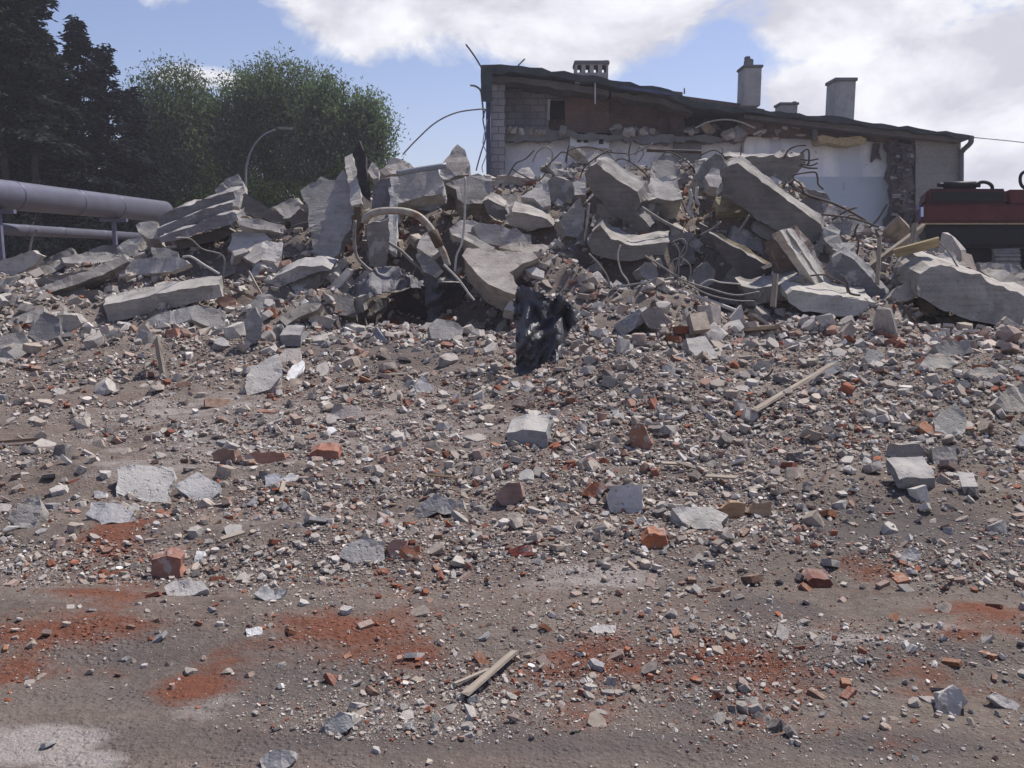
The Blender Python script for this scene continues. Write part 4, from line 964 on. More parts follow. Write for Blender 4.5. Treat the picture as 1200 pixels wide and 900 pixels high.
# --- single stones and blocks of the middle ground and foreground
S('concrete_slab', 'broad square slab piece lying flat in the left foreground', [(138, 549), (160, 546), (202, 547), (204, 560), (196, 575), (200, 588), (170, 589), (138, 583)], .13, 55, 2, (.37, .36, .35), jag=.006, seg=.04, relief=.006)
S('concrete_slab', 'diamond shaped grey slab piece beside the broad square one', [(207, 571), (232, 553), (258, 569), (257, 577), (243, 590), (228, 590)], .09, 55, 0, (.34, .345, .36), jag=.006, seg=.04, relief=.006)
S('concrete_lump', 'angular grey lump at the left edge of the foreground', [(10, 607), (27, 591), (45, 582), (48, 594), (40, 621), (22, 617)], .14, 35, 10, GREY, jag=.008, seg=.04, relief=.008)
S('concrete_slab', 'smooth blue grey slab piece below the broad square one', [(100, 603), (108, 590), (140, 590), (156, 602), (150, 612), (120, 615)], .10, 55, 0, (.30, .30, .32), jag=.008, seg=.04, relief=.006)
S('concrete_block', 'white cracked stone with a dark front in the centre of the foreground', [(712, 580), (716, 572), (738, 568), (752, 570), (754, 600), (746, 603), (715, 599)], .2, 22, -12, (.50, .48, .455), jag=.008, seg=.04, relief=.01)
S('concrete_lump', 'flattish rounded stone in the left foreground beside red brick', [(398, 652), (404, 640), (428, 630), (450, 634), (450, 654), (436, 662), (412, 660)], .16, 34, 8, (.38, .36, .345), jag=.010, seg=.04, relief=.012)
S('concrete_lump', 'dark sided wedge of concrete near the middle of the rubble field', [(484, 606), (494, 588), (512, 580), (534, 588), (530, 600), (512, 600), (500, 606)], .2, 25, 5, (.30, .29, .285), jag=.008, seg=.05, relief=.01)
S('concrete_slab', 'broken whitish slab in the rubble right of the cracked stone', [(788, 596), (815, 594), (832, 594), (854, 604), (842, 622), (815, 620), (800, 612)], .08, 55, 0, (.46, .44, .415), jag=.012, seg=.05, relief=.01)
S('concrete_slab', 'squarish pale block leaning on the right slope', [(1095, 494), (1102, 482), (1120, 472), (1132, 488), (1130, 504), (1114, 512), (1098, 510)], .16, 38, -8, (.37, .35, .31), jag=.012, seg=.06, relief=.01)
S('concrete_block', 'cube of concrete beside the small dark stone on the right slope', [(1092, 526), (1120, 525), (1123, 546), (1095, 546)], .2, 32, -5, (.36, .335, .295), jag=.008, seg=.06, relief=.006)
S('concrete_block', 'dark fronted block with lit top at right of the rubble field', [(1054, 562), (1062, 559), (1096, 560), (1097, 574), (1070, 575), (1053, 571)], .2, -5, 8, (.27, .26, .26), ext=(.03, .28, .08), jag=.008, seg=.06, relief=.008)
S('concrete_block', 'small grey block lowest on the right slope', [(1127, 570), (1146, 570), (1148, 582), (1130, 582)], .15, -2, -12, (.32, .31, .30), ext=(.05, .16, .06), jag=.006, seg=.06, relief=.006)
S('concrete_lump', 'dark lump touching the cube of concrete on the right slope', [(1053, 538), (1057, 522), (1076, 520), (1088, 536), (1072, 544)], .2, 12, 8, (.28, .255, .235), jag=.012, seg=.06, relief=.01)
S('concrete_slab', 'large tan slab at the right frame edge of the slope', [(1166, 472), (1180, 457), (1212, 450), (1226, 478), (1200, 484), (1178, 482)], .2, 36, 8, (.36, .33, .285), jag=.02, seg=.07, relief=.012)
S('concrete_slab', 'long flat stone on the slope below the huge slab', [(1078, 428), (1090, 416), (1110, 418), (1122, 424), (1112, 432), (1092, 434)], .14, 42, 0, (.36, .335, .29), jag=.02, seg=.07)
S('concrete_slab', 'oblong tan stone right of the long flat stone', [(1128, 434), (1150, 430), (1168, 434), (1168, 444), (1134, 446)], .14, 36, 0, (.36, .33, .28), jag=.015, seg=.07)
S('concrete_lump', 'big rounded stone under the overhang of the huge slab', [(1096, 406), (1110, 398), (1134, 400), (1142, 412), (1124, 419), (1102, 416)], .3, 26, 0, (.34, .32, .29), jag=.02, seg=.08)
S('concrete_lump', 'pale upright stone at the foot of the blue grey slanted slab', [(1012, 418), (1020, 408), (1034, 412), (1036, 426), (1022, 430)], .2, 34, 0, (.38, .36, .33), jag=.02, seg=.08)
S('concrete_block', 'brown brick shaped block leaning below the grooved slab', [(984, 402), (988, 388), (997, 378), (1004, 386), (994, 402)], .16, 16, 8, (.29, .24, .21), jag=.012, seg=.08)
S('concrete_lump', 'blue grey stone just below the thin diagonal lath', [(962, 436), (970, 424), (982, 422), (984, 434), (972, 442)], .16, 36, 0, (.29, .29, .31), jag=.012, seg=.08)
S('concrete_lump', 'whitish stone with a dark left side at the lower right corner', [(1100, 834), (1100, 812), (1116, 804), (1134, 822), (1124, 838)], .07, 28, -14, (.43, .39, .36), jag=.006, seg=.02, relief=.008)
S('concrete_lump', 'pale rounded stone at right below the dark earth bank', [(1056, 656), (1060, 646), (1070, 642), (1080, 650), (1076, 658)], .08, 30, 0, (.52, .49, .46), jag=.006, seg=.03, relief=.008)
S('concrete_slab', 'thin flat slab flake in the left foreground beside a brick', [(192, 688), (200, 682), (236, 680), (243, 690), (228, 697), (196, 698)], .04, 55, 0, (.37, .35, .34), jag=.005, seg=.03, relief=.004)
S('concrete_slab', 'grey flake with a bright edge in the left foreground', [(298, 696), (306, 690), (334, 692), (330, 700), (314, 706)], .03, 55, 0, (.36, .355, .36), jag=.005, seg=.03, relief=.004)
S('plaster_piece', 'bright white plaster chip on the red dust patch at left', [(288, 737), (306, 734), (307, 743), (290, 746)], .025, 50, 0, (.70, .70, .70), mat=M['plaster'], jag=.003, seg=.02, relief=.003)
S('plaster_piece', 'white upright plaster chip in the left foreground above the flat flake', [(227, 658), (230, 645), (239, 646), (236, 660)], .03, 40, 0, (.66, .66, .66), mat=M['plaster'], jag=.003, seg=.02, relief=.003)
S('plaster_piece', 'small white plaster block left of the broad square slab piece', [(110, 576), (124, 576), (125, 583), (111, 584)], .04, 40, 0, (.68, .67, .66), mat=M['plaster'], jag=.003, seg=.03, relief=.003)
S('plaster_piece', 'white plaster slip lying beside the grey diamond slab', [(326, 562), (340, 556), (346, 557), (340, 566), (328, 569)], .03, 55, 0, (.68, .68, .69), mat=M['plaster'], jag=.004, seg=.03, relief=.003)
S('concrete_slab', 'bluish square piece beside the white plaster slip', [(310, 558), (326, 554), (329, 567), (312, 571)], .05, 55, 0, (.29, .30, .34), jag=.004, seg=.03, relief=.004)
S('concrete_slab', 'flat pale chip on the gravel right of the broken plank', [(692, 736), (700, 732), (722, 733), (720, 743), (696, 742)], .02, 55, 0, (.46, .44, .41), jag=.003, seg=.02, relief=.003)
S('concrete_lump', 'grey stone half out of the bottom frame edge at left', [(306, 890), (316, 882), (344, 881), (346, 890), (330, 902), (308, 900)], .07, 40, 0, (.37, .355, .35), jag=.006, seg=.02, relief=.006)
S('concrete_slab', 'thin grey shard lying flat at the lower right', [(1156, 816), (1166, 812), (1196, 826), (1192, 834), (1172, 826)], .02, 52, 0, (.30, .285, .28), jag=.004, seg=.02, relief=.004)
S('concrete_lump', 'grey stone leading the pebble row in the bottom foreground', [(382, 862), (382, 844), (398, 834), (412, 838), (412, 852), (396, 862)], .07, 30, 0, (.33, .325, .32), jag=.006, seg=.02, relief=.008)
S('concrete_slab', 'dark sided block lying across the middle of the rubble field', [(594, 508), (612, 503), (640, 506), (642, 524), (606, 524), (596, 520)], .2, 6, -6, (.27, .265, .265), jag=.012, seg=.06, ext=(.04, .25, .08))
S('concrete_lump', 'light pointed stone behind the dark sided block', [(620, 497), (632, 486), (645, 490), (648, 500), (634, 504)], .16, 38, 0, (.42, .40, .385), jag=.012, seg=.06)
S('concrete_lump', 'bluish triangular stone alone on the slope below the hollow', [(480, 460), (494, 440), (508, 452), (510, 462)], .12, 42, 0, (.30, .30, .325), jag=.01, seg=.06)
S('concrete_slab', 'long pale stone with a reddish front on the middle left slope', [(382, 488), (392, 476), (420, 476), (428, 488), (410, 494)], .12, 38, 0, (.38, .335, .31), jag=.012, seg=.06)
S('brick_lump', 'upright brown brick chunk on the mound in the middle of the field', [(736, 510), (742, 498), (752, 498), (764, 520), (758, 530), (744, 530)], .14, 10, -14, (.24, .125, .085), mat=M['brick'], jag=.008, seg=.05, cat='brick')
S('brick_lump', 'bright orange brick with a pale top in the centre foreground', [(752, 634), (760, 626), (780, 628), (782, 638), (776, 644), (754, 642)], .10, 8, 0, (.33, .12, .06), mat=M['brick'], jag=.006, seg=.03, ext=(0, .06, .025), cat='brick')
S('brick_lump', 'red brick half beside the cracked white stone', [(682, 580), (694, 566), (708, 564), (712, 572), (700, 584)], .12, 20, 8, (.36, .14, .08), mat=M['brick'], jag=.006, seg=.04, cat='brick')
S('brick_lump', 'grey faced brick block with orange end in the rubble field', [(582, 580), (594, 566), (608, 566), (612, 582), (600, 594), (588, 592)], .14, 14, -8, (.30, .20, .165), mat=M['brick'], jag=.006, seg=.04, cat='brick')
S('brick_lump', 'orange tan brick in the row left of the whitish broken slab', [(846, 596), (856, 588), (874, 590), (872, 606), (852, 608)], .12, 14, 0, (.38, .235, .135), mat=M['brick'], jag=.006, seg=.04, cat='brick')
S('brick_lump', 'tan brick end next in the row before the reddish flat slab', [(878, 600), (884, 590), (904, 588), (904, 602), (888, 606)], .12, 18, 0, (.39, .27, .175), mat=M['brick'], jag=.006, seg=.04, cat='brick')
S('brick_lump', 'pair of bricks still mortared together in the left foreground', [(176, 672), (178, 656), (196, 650), (212, 654), (212, 674), (194, 678)], .12, 8, -6, (.30, .15, .11), mat=M['brick'], jag=.006, seg=.03, ext=(0, .06, .02), cat='brick')
S('brick_lump', 'square cut brick end left of the joined bricks in a row', [(249, 532), (256, 527), (274, 528), (275, 542), (252, 544)], .12, 12, 0, (.36, .22, .16), mat=M['brick'], jag=.005, seg=.04, cat='brick')
S('brick_lump', 'row of brick still in its mortar at the middle left', [(280, 535), (300, 529), (332, 531), (334, 541), (310, 544), (282, 543)], .12, 14, 0, (.33, .18, .125), mat=M['brick'], jag=.008, seg=.04, cat='brick')
S('brick_lump', 'long dark red brick lying at the far end of the smooth track', [(362, 532), (372, 527), (396, 529), (397, 537), (366, 538)], .1, 8, 0, (.30, .13, .09), mat=M['brick'], jag=.005, seg=.04, ext=(0, .12, .03), cat='brick')
S('brick_lump', 'dark red brick lying flat on the soil at right of the foreground', [(946, 682), (952, 678), (972, 679), (976, 685), (970, 690), (950, 688)], .06, 12, 0, (.17, .06, .045), mat=M['brick'], jag=.004, seg=.03, ext=(0, .1, .02), cat='brick')
S('brick_lump', 'red brick crumbling near the flattish rounded stone', [(466, 650), (474, 640), (492, 640), (492, 656), (474, 658)], .1, 25, 0, (.36, .155, .09), mat=M['brick'], jag=.01, seg=.03, cat='brick')
S('brick_lump', 'pinkish brick right of the flattish rounded stone', [(452, 640), (460, 632), (476, 634), (474, 648), (458, 654)], .1, 22, 0, (.34, .21, .175), mat=M['brick'], jag=.008, seg=.03, cat='brick')
S('brick_lump', 'deep red brick lying flat in the centre foreground', [(596, 646), (606, 641), (622, 640), (624, 650), (602, 654)], .07, 30, 0, (.32, .085, .055), mat=M['brick'], jag=.006, seg=.03, cat='brick')

# ------------------------------------------------------------------ scattered chunks, bricks and flakes: each one an object
def proj(p):
    d = Vector(p) - Vector((0, 0, CAMZ))
    zc = d.y * CP - d.z * SP; up = d.y * SP + d.z * CP
    return 600 + FPX * d.x / zc, 450 - FPX * up / zc
def zone(px, py):
    c = 0 if px < 300 else 1 if px < 600 else 2 if px < 900 else 3
    if py < 262: return ('on the crest by the stacked planks', 'on the crest by the pale upright post', 'on the crest before the brick storey', 'on the crest before the painted wall')[c]
    if py < 330: return ('on the left heap by the long pale beam', 'on the heap around the bent pipe', 'on the heap around the curved slab', 'on the heap by the crossed planks')[c]
    if py < 392: return ('at the foot of the left heap', 'around the dark hollow', 'at the heap foot right of the plastic', 'at the heap foot under the huge slab')[c]
    if py < 445: return ('on the slope below the left heap', 'on the slope below the dark hollow', 'on the slope below the black plastic', 'on the slope below the grooved slab')[c]
    if py < 505: return ('on the pale trodden ground at left', 'on the upper rubble field left of its mound', 'on the upper mound of the rubble field', 'on the sandy bank at right')[c]
    if py < 565: return ('beside the brick row at left', 'on the middle rubble field', 'on the lower mound of the rubble field', 'on the right slope by the concrete blocks')[c]
    if py < 630: return ('around the broad square slab piece', 'around the dark sided wedge', 'around the cracked white stone', 'on the dark earth at right')[c]
    if py < 700: return ('by the joined bricks at left', 'by the flattish rounded stone', 'by the bright orange brick', 'beside the pale rounded stone')[c]
    if py < 780: return ('on the left red dust', 'by the big red dust patch', 'on the grit near the flat pale chip', 'by the black stained ground')[c]
    return ('on the pale cement corner', 'by the pebble row in front', 'in the front grit of the centre', 'in the front right corner')[c]
TONES = {'grey': (.37, .345, .325), 'pale': (.50, .47, .44), 'brownish': (.35, .295, .25), 'dark': (.17, .155, .15), 'bluish grey': (.29, .29, .305)}
BTON = {'red': (.26, .095, .06), 'orange': (.34, .145, .075), 'brown': (.22, .13, .095), 'dusty pink': (.34, .245, .21)}
KW = {'block': ('concrete_chunk', 'concrete chunk', 'concrete chunk'), 'rock': ('concrete_lump', 'rounded concrete lump', 'concrete lump'), 'shard': ('concrete_flake', 'flat concrete flake', 'flake'),
      'brick': ('broken_brick', 'broken brick', 'brick'), 'mortar': ('mortar_lump', 'mortar lump', 'mortar lump'), 'wallbit': ('wall_fragment', 'wall block fragment', 'wall fragment')}
TPL['mortar'] = [m_.copy() for m_ in TPL['rock']]; TPL['wallbit'] = [m_.copy() for m_ in TPL['block']]
for k_ in ('mortar', 'wallbit'):
    for m_ in TPL[k_]: m_.name = KW[k_][0]
MTON = {'beige': (.42, .37, .325), 'pinkish': (.37, .285, .25), 'whitish': (.52, .50, .48)}
used_tpl = {}
def chunk(kind, x, y, size, tone=None, rng=random, lift=.2, tilt=.35, label=None, px=None, py=None):
    z = float(hgt(x, y)); i = rng.randrange(len(TPL[kind]))
    me = TPL[kind][i]
    mk = 'brick' if kind == 'brick' else 'chunk'
    if not me.materials: me.materials.append(M[mk])
    nm, txt, cat = KW[kind]
    o = bpy.data.objects.new(nm, me); COL.objects.link(o)
    o.location = (x, y, z + size * lift * rng.uniform(-.5, 1.1) * (.35 if kind == 'shard' else 1))
    o.rotation_euler = (rng.gauss(0, tilt), rng.gauss(0, tilt), rng.uniform(0, 6.28))
    s = size
    o.scale = (s, s, s) if kind == 'brick' else (s * rng.uniform(.85, 1.15), s * rng.uniform(.85, 1.15), s * rng.uniform(.85, 1.2) * (.7 if kind == 'shard' and s > .5 else 1))
    D = BTON if kind == 'brick' else MTON if kind in ('mortar', 'wallbit') else TONES
    if tone is None:
        tone = rng.choices(list(D), (5, 3, 4, 4) if kind == 'brick' else (6, 4, 2) if D is MTON else (6, 4, 5, 1.3, 1.2))[0]
    v = rng.uniform(.88, 1.12); c = D[tone]; o.color = (c[0] * v, c[1] * v, c[2] * v, 1)
    if px is None: px, py = proj(o.location)
    wpx = size * FPX / max(y, 1)
    sz = 'small' if wpx < 13 else 'medium' if wpx < 24 else 'large'
    zz = zone(px, py)
    lab = label or f'{sz} {tone} {txt} {zz}'
    tag(o, lab, cat, txt + 's scattered over the demolition site')
    return o
rr = random.Random(21)
taken = []
def in_poly(pts, x, y):
    c = False; j = len(pts) - 1
    for i in range(len(pts)):
        xi, yi = pts[i]; xj, yj = pts[j]
        if (yi > y) != (yj > y) and x < (xj - xi) * (y - yi) / (yj - yi) + xi: c = not c
        j = i
    return c
def covers(x, y, s):
    z = float(hgt(x, y)) + s * .25; r = s * .42 * FPX / y
    qx, qy = proj((x, y, z))
    for pts, Y in SHOWN:
        if y < Y + .25 and any(in_poly(pts, qx + a * r, qy + b * r) for a, b in ((0, 0), (.9, 0), (-.9, 0), (0, -.8), (.6, -.6), (-.6, -.6))): return True
    return False
def free(x, y, s, k=.55):
    if y > 12.8 and covers(x, y, s): return False
    for a, b, c in taken:
        if (a - x) ** 2 + (b - y) ** 2 < ((c + s) * k) ** 2: return False
    return True
def scatter(kind, n, band, szr, accept=None, power=2.0, lift=.2, tilt=.35):
    got = 0
    C = n * 14
    PX = [rr.uniform(band[0], band[2]) for _ in range(C)]; PY = [rr.uniform(band[1], band[3]) for _ in range(C)]
    X, Y, Z, f = hits(np.array(PX), np.array(PY), n=500)
    for i in range(C):
        if got >= n: break
        px, py = PX[i], PY[i]
        if not f[i] or (accept and rr.random() > accept(px, py)): continue
        w = szr[0] + (szr[1] - szr[0]) * rr.random() ** power
        size = w * Y[i] / FPX
        if kind == 'brick': size = min(max(size, .07), .25)
        if not free(X[i], Y[i], size): continue
        taken.append((X[i], Y[i], size))
        chunk(kind, float(X[i]), float(Y[i]), size, None, rr, lift, tilt, px=px, py=py); got += 1
def acc(px, py):
    d = 1.0
    for cx, cy, rx, ry, a in [(190, 485, 230, 28, .85), (690, 680, 110, 28, .97), (140, 845, 300, 60, .95), (900, 495, 130, 45, .7), (1120, 640, 170, 40, .6), (640, 880, 500, 26, .9), (430, 750, 130, 35, .8)]:
        d -= a * math.exp(-((px - cx) / rx) ** 2 - ((py - cy) / ry) ** 2)
    for cx, cy, rx, ry, a in [(740, 540, 110, 70, .6), (1080, 440, 140, 60, .6), (450, 650, 300, 30, .5)]:
        d += a * math.exp(-((px - cx) / rx) ** 2 - ((py - cy) / ry) ** 2)
    return max(d, 0)
# thin broken slabs lying all over the heap
rs = random.Random(314)
def rand_slabs(n, box, wr, hr, slope, pitches, what, tones):
    got = tries = 0
    while got < n and tries < n * 30:
        tries += 1
        px, py = rs.uniform(box[0], box[2]), rs.uniform(box[1], box[3])
        X, Y, Z, f = hits(np.array([px]), np.array([py]), n=400)
        if not f[0] or Y[0] > 20: continue
        w, h = rs.uniform(*wr), rs.uniform(*hr); a = R(rs.gauss(slope[0], slope[1]))
        Yn = float(Y[0]) - .15
        P = []
        for u, v in ((-1, -1), (-.2, -1.1), (1, -.9), (1.05, .2), (.9, 1), (0, 1.05), (-1, .9)):
            u += rs.uniform(-.22, .22); v += rs.uniform(-.2, .2)
            dx, dy = u * w / 2, v * h / 2
            P.append((px + dx * math.cos(a) + dy * math.sin(a) * .6, py - dx * math.sin(a) + dy * math.cos(a) - h * .3))
        if any(in_poly(q, x_, y_) for q, YY in SHOWN if Yn < YY + .3 for x_, y_ in P + [(px, py)]): continue
        z = zone(px, py)
        S('concrete_slab', f'{what} {z}', P, rs.uniform(.08, .18), rs.choice(pitches), rs.uniform(-20, 20), rs.choice(tones), Y=Yn, jag=.015, seg=.08, relief=.006, group='thin broken slabs lying all over the heap')
        got += 1
rand_slabs(26, (-20, 300, 330, 392), (34, 90), (9, 20), (16, 9), (38, 44, 30, 5, -8), 'thin slanting slab piece', (GREY, COOL, LITE, DARK, GREY))
rand_slabs(22, (230, 255, 440, 380), (22, 55), (10, 26), (20, 30), (36, 44, 30, 0, -8), 'thin tilted slab piece', (GREY, LITE, PALE, DARK))
rand_slabs(34, (560, 205, 860, 330), (20, 52), (9, 24), (-18, 28), (36, 42, 30, 2, -10), 'thin jumbled slab piece', (GREY, LITE, COOL, DARK, TAN))
rand_slabs(26, (850, 235, 1180, 372), (22, 58), (9, 22), (-25, 20), (36, 42, 25, 0, -10), 'thin leaning slab piece', (GREY, LITE, COOL, DARK, TAN))
# the heap itself: chunks filling the gaps between the slabs
def heap_fill(kind, n, s0, s1, sep=.42, lift=.22, tilt=.55):
    got = 0; tries = 0
    while got < n and tries < 4000:
        tries += 1
        px = rr.uniform(-60, 1260); u = rr.random()
        x = at(px, 300, 16).x; yf = float(np.interp(x, FX, FY))
        y = yf + .3 + (19.4 - yf) * u
        s = s0 + (s1 - s0) * rr.random() ** 1.6
        if not free(x, y, s, sep): continue
        taken.append((x, y, s)); chunk(kind, x, y, s, None, rr, lift, tilt); got += 1
heap_fill('block', 90, .22, .75); heap_fill('rock', 60, .2, .6); heap_fill('shard', 130, .35, 1.0, .22, .8, .75); heap_fill('wallbit', 90, .18, .5); heap_fill('mortar', 80, .15, .4)
B_ = (-40, 388, 1240, 470); C_ = (-40, 470, 1240, 640)
scatter('block', 90, B_, (9, 30), acc); scatter('rock', 70, B_, (8, 24), acc); scatter('wallbit', 90, B_, (9, 26), acc); scatter('mortar', 85, B_, (8, 22), acc); scatter('shard', 60, B_, (12, 36), acc)
scatter('block', 75, C_, (10, 30), acc); scatter('rock', 75, C_, (9, 24), acc); scatter('wallbit', 80, C_, (10, 28), acc); scatter('mortar', 80, C_, (9, 22), acc); scatter('shard', 70, C_, (14, 40), acc)
D_ = (-40, 640, 1240, 885)
scatter('rock', 35, D_, (9, 24), acc, 2.5); scatter('block', 24, D_, (9, 24), acc, 2.5); scatter('shard', 70, D_, (12, 36), acc, 2.0); scatter('mortar', 40, D_, (8, 20), acc, 2.2); scatter('wallbit', 30, D_, (9, 24), acc, 2.2)
scatter('brick', 85, (-40, 470, 1240, 690), (12, 32), acc, 1.8, .10); scatter('brick', 70, (-40, 385, 1240, 480), (10, 22), acc, 1.4, .10); scatter('brick', 55, (-40, 650, 1240, 850), (9, 24), acc, 2.0, .10)
# rubble lying on the broken floor edge of the ruin
for i in range(46):
    px = rr.choice([rr.uniform(596, 660), rr.uniform(715, 770), rr.uniform(800, 945), rr.uniform(860, 935)])
    k = rr.choice(['rock', 'block', 'mortar', 'shard', 'wallbit']); sz_ = rr.uniform(.25, .75); yy = 36 + rr.uniform(.1, .9)
    o = chunk(k, 0, 30, sz_, None, rr, .2, .5, px=px, py=160)
    o.location = at(px, (157 if px < 850 else 160) - rr.random() ** 2 * (9 if px > 860 else 4), yy) + Vector((0, 0, sz_ * .12)); nm, txt, cat = KW[k]
    o['label'] = f'{txt} lying on the broken floor edge of the ruin'
# the row of pebbles at the bottom
def cluster(n, px0, px1, pym, sy, kinds, tones, w0, w1):
    for i in range(n):
        px, py = rr.uniform(px0, px1), rr.gauss(pym, sy); X, Y, Z, f = hits(np.array([px]), np.array([min(py, 898)]))
        k = rr.choice(kinds)
        chunk(k, float(X[0]), float(Y[0]), rr.uniform(w0, w1) * Y[0] / FPX, rr.choice(tones) if k not in ('mortar', 'wallbit') else rr.choice(['beige', 'whitish', 'beige']), rr, .22, .45, px=px, py=py)
cluster(34, 395, 570, 846, 11, ['rock', 'mortar', 'rock', 'block'], ['grey', 'pale'], 10, 24)
cluster(14, 340, 400, 850, 8, ['rock', 'mortar'], ['grey', 'pale'], 7, 14)
cluster(16, 840, 930, 838, 14, ['rock', 'block'], ['grey', 'dark', 'grey'], 10, 26)
cluster(16, 600, 720, 806, 16, ['shard', 'mortar', 'shard'], ['pale', 'grey'], 9, 28)
cluster(14, 965, 1030, 778, 5, ['shard'], ['pale'], 8, 16)
cluster(14, 780, 830, 608, 12, ['mortar', 'wallbit'], ['pale'], 9, 20)
cluster(14, 690, 800, 500, 20, ['rock', 'block', 'shard'], ['dark', 'grey', 'brownish'], 14, 34)
cluster(12, 540, 660, 590, 12, ['mortar', 'rock', 'shard'], ['pale', 'grey'], 10, 28)

# ------------------------------------------------------------------ wood
def plank(name, label, a, b, w, t, mat, roll=0.0, cat=None, seed=0, group=None):
    a, b = Vector(a), Vector(b); d = b - a; L = d.length; d.normalize()
    up = Vector((0, 0, 1)); s = d.cross(up).normalized(); u = s.cross(d)
    s, u = s * math.cos(roll) + u * math.sin(roll), u * math.cos(roll) - s * math.sin(roll)
    rnd = random.Random(seed); bm = bmesh.new(); rings = []
    K = 7
    for i in range(K):
        x = L * i / (K - 1) - L / 2; k = []
        for sy, sz in ((-1, -1), (1, -1), (1, 1), (-1, 1)):
            e = 0.0
            if i in (0, K - 1): e = rnd.uniform(-.04, .04) * min(1, L)
            k.append(bm.verts.new((x + e, sy * w / 2 * rnd.uniform(.94, 1.03), sz * t / 2 * rnd.uniform(.9, 1.05))))
        rings.append(k)
    for i in range(K - 1):
        for j in range(4): bm.faces.new((rings[i][j], rings[i][(j + 1) % 4], rings[i + 1][(j + 1) % 4], rings[i + 1][j]))
    bm.faces.new(rings[0]); bm.faces.new(rings[-1])
    bmesh.ops.recalc_face_normals(bm, faces=bm.faces[:])
    me = bpy.data.meshes.new(name); bm.to_mesh(me); bm.free()
    o = link(name, me, mat); mt = Matrix((d, s, u)).transposed().to_4x4(); mt.translation = (a + b) / 2; o.matrix_world = mt
    tag(o, label, cat or 'plank', group); return o
W_, YW, BW = M['wood'], M['yellow_wood'], M['brown_wood']
plank('wooden_plank', 'bright yellow plank end pointing at the excavator from the right heap', at(1048, 297, 14.9), at(1100, 283, 14.6), .16, .05, YW, 1.0)
plank('wooden_plank', 'long weathered plank slanting up behind the bright yellow one', at(1015, 316, 15.0), at(1081, 267, 15.6), .15, .05, W_, 1.0)
plank('wooden_plank', 'short pale board standing upright where the planks cross', at(1068, 291, 15.2), at(1072, 262, 15.3), .09, .03, W_, 0.3)
plank('wooden_plank', 'thin grey stake standing upright left of the crossed planks', at(1028, 334, 14.6), at(1031, 279, 14.7), .06, .04, W_, 0.3)
plank('wooden_plank', 'upright weathered board stuck in the slope at left', hit(191, 441) + Vector((0, .02, -.05)), at(184, 397, hit(191, 441).y + .25), .17, .03, W_, 1.5)
plank('wooden_plank', 'splintered piece of plank lying on the gravel in the front centre', hit(545, 822) + Vector((0, 0, .03)), hit(602, 772) + Vector((0, 0, .03)), .042, .010, W_, 0.25)
plank('wooden_plank', 'second splinter of plank beside the larger one in front', hit(532, 808) + Vector((0, 0, .02)), hit(572, 792) + Vector((0, 0, .025)), .018, .008, W_, 0.1)
plank('wooden_lath', 'thin pale lath lying diagonally on the right slope', hit(884, 496) + Vector((0, 0, .10)), hit(975, 444) + Vector((0, 0, .16)), .07, .025, M['wood'], .2, 'lath')
plank('wooden_lath', 'upper thin lath below the small square panel on the left heap', at(282, 322, 14.9), at(322, 352, 14.5), .05, .03, W_, .6, 'lath')
plank('wooden_lath', 'lower brownish lath below the small square panel on the left heap', at(268, 337, 14.9), at(322, 359, 14.4), .07, .03, BW, .6, 'lath')
plank('wooden_lath', 'short lath crossing the other two on the left heap', at(291, 317, 14.7), at(312, 356, 14.3), .04, .03, W_, .6, 'lath')
plank('wooden_lath', 'dark strip of wood lying on the trodden ground at the left frame edge', hit(-12, 523) + Vector((0, 0, .03)), hit(42, 519) + Vector((0, 0, .03)), .05, .025, BW, .1, 'lath')
plank('wooden_post', 'short grey stake standing in front of the pale horizontal beam', at(906, 360, 13.7), at(909, 322, 13.8), .08, .05, W_, .4, 'stake')
plank('wooden_plank', 'brown plank buried in the slope below the thick grooved slab', hit(860, 392) + Vector((0, 0, .05)), hit(910, 390) + Vector((0, 0, .07)), .14, .05, BW, .3)
plank('wooden_plank', 'narrow plank lying under the overhang at the right', at(1085, 378, 13.3), at(1101, 402, 12.9), .07, .04, W_, .8)
plank('wooden_plank', 'reddish plank at the right edge of the slope below the huge slab', at(1172, 424, 11.9), at(1222, 448, 11.3), .10, .04, BW, .4)

for i in range(18):
    px, py = rr.uniform(40, 1180), rr.uniform(392, 700); p = hit(px, py); L = rr.uniform(14, 42) * p.y / FPX; an = rr.uniform(0, 6.28)
    d = Vector((math.cos(an), math.sin(an), rr.gauss(.05, .15))) * L / 2; up = Vector((0, 0, .05))
    plank('wood_splinter', 'thin splinter of wood ' + zone(px, py), p - d + up, p + d + up, rr.uniform(.015, .05), .012, rr.choice([W_, BW, W_]), rr.random(), 'splinter', i, 'splinters of wood in the rubble')

# ------------------------------------------------------------------ rods, rebar, cables and the bent pipe
wire('metal_rod', 'white bent rod in the dark gap below the stacked floor planks', [(214, 301), (224, 301), (240, 311), (257, 321)], .022, M['palewire'], 'rod', Y=15.6)
wire('metal_rod', 'thin rusty rod standing beside the thick sloping beam', [(690, 238), (688, 260), (685, 283)], .025, M['whitepipe'], 'rod', Y=15.3)
wire('metal_tube', 'pale tube lying along the top of the grey beam end', [(465, 203.5), (490, 199), (523, 194)], .055, M['lampmetal'], 'tube', Y=16.2)
wire('metal_tube', 'long pale tube lying at the foot of the heap under the tangled wires', [(795, 341), (830, 352), (870, 367)], .032, M['palewire'], 'tube', Y=13.9)
wire('metal_rod', 'dark rod lying level on the crest before the painted wall', [(758, 176), (790, 177), (822, 178)], .04, M['rust'], 'rod', Y=18.3)
wire('metal_rod', 'thin straight rod running down from the pale rough block', [(752, 243), (775, 258), (800, 271)], .028, M['wire'], 'rod', Y=15.4)
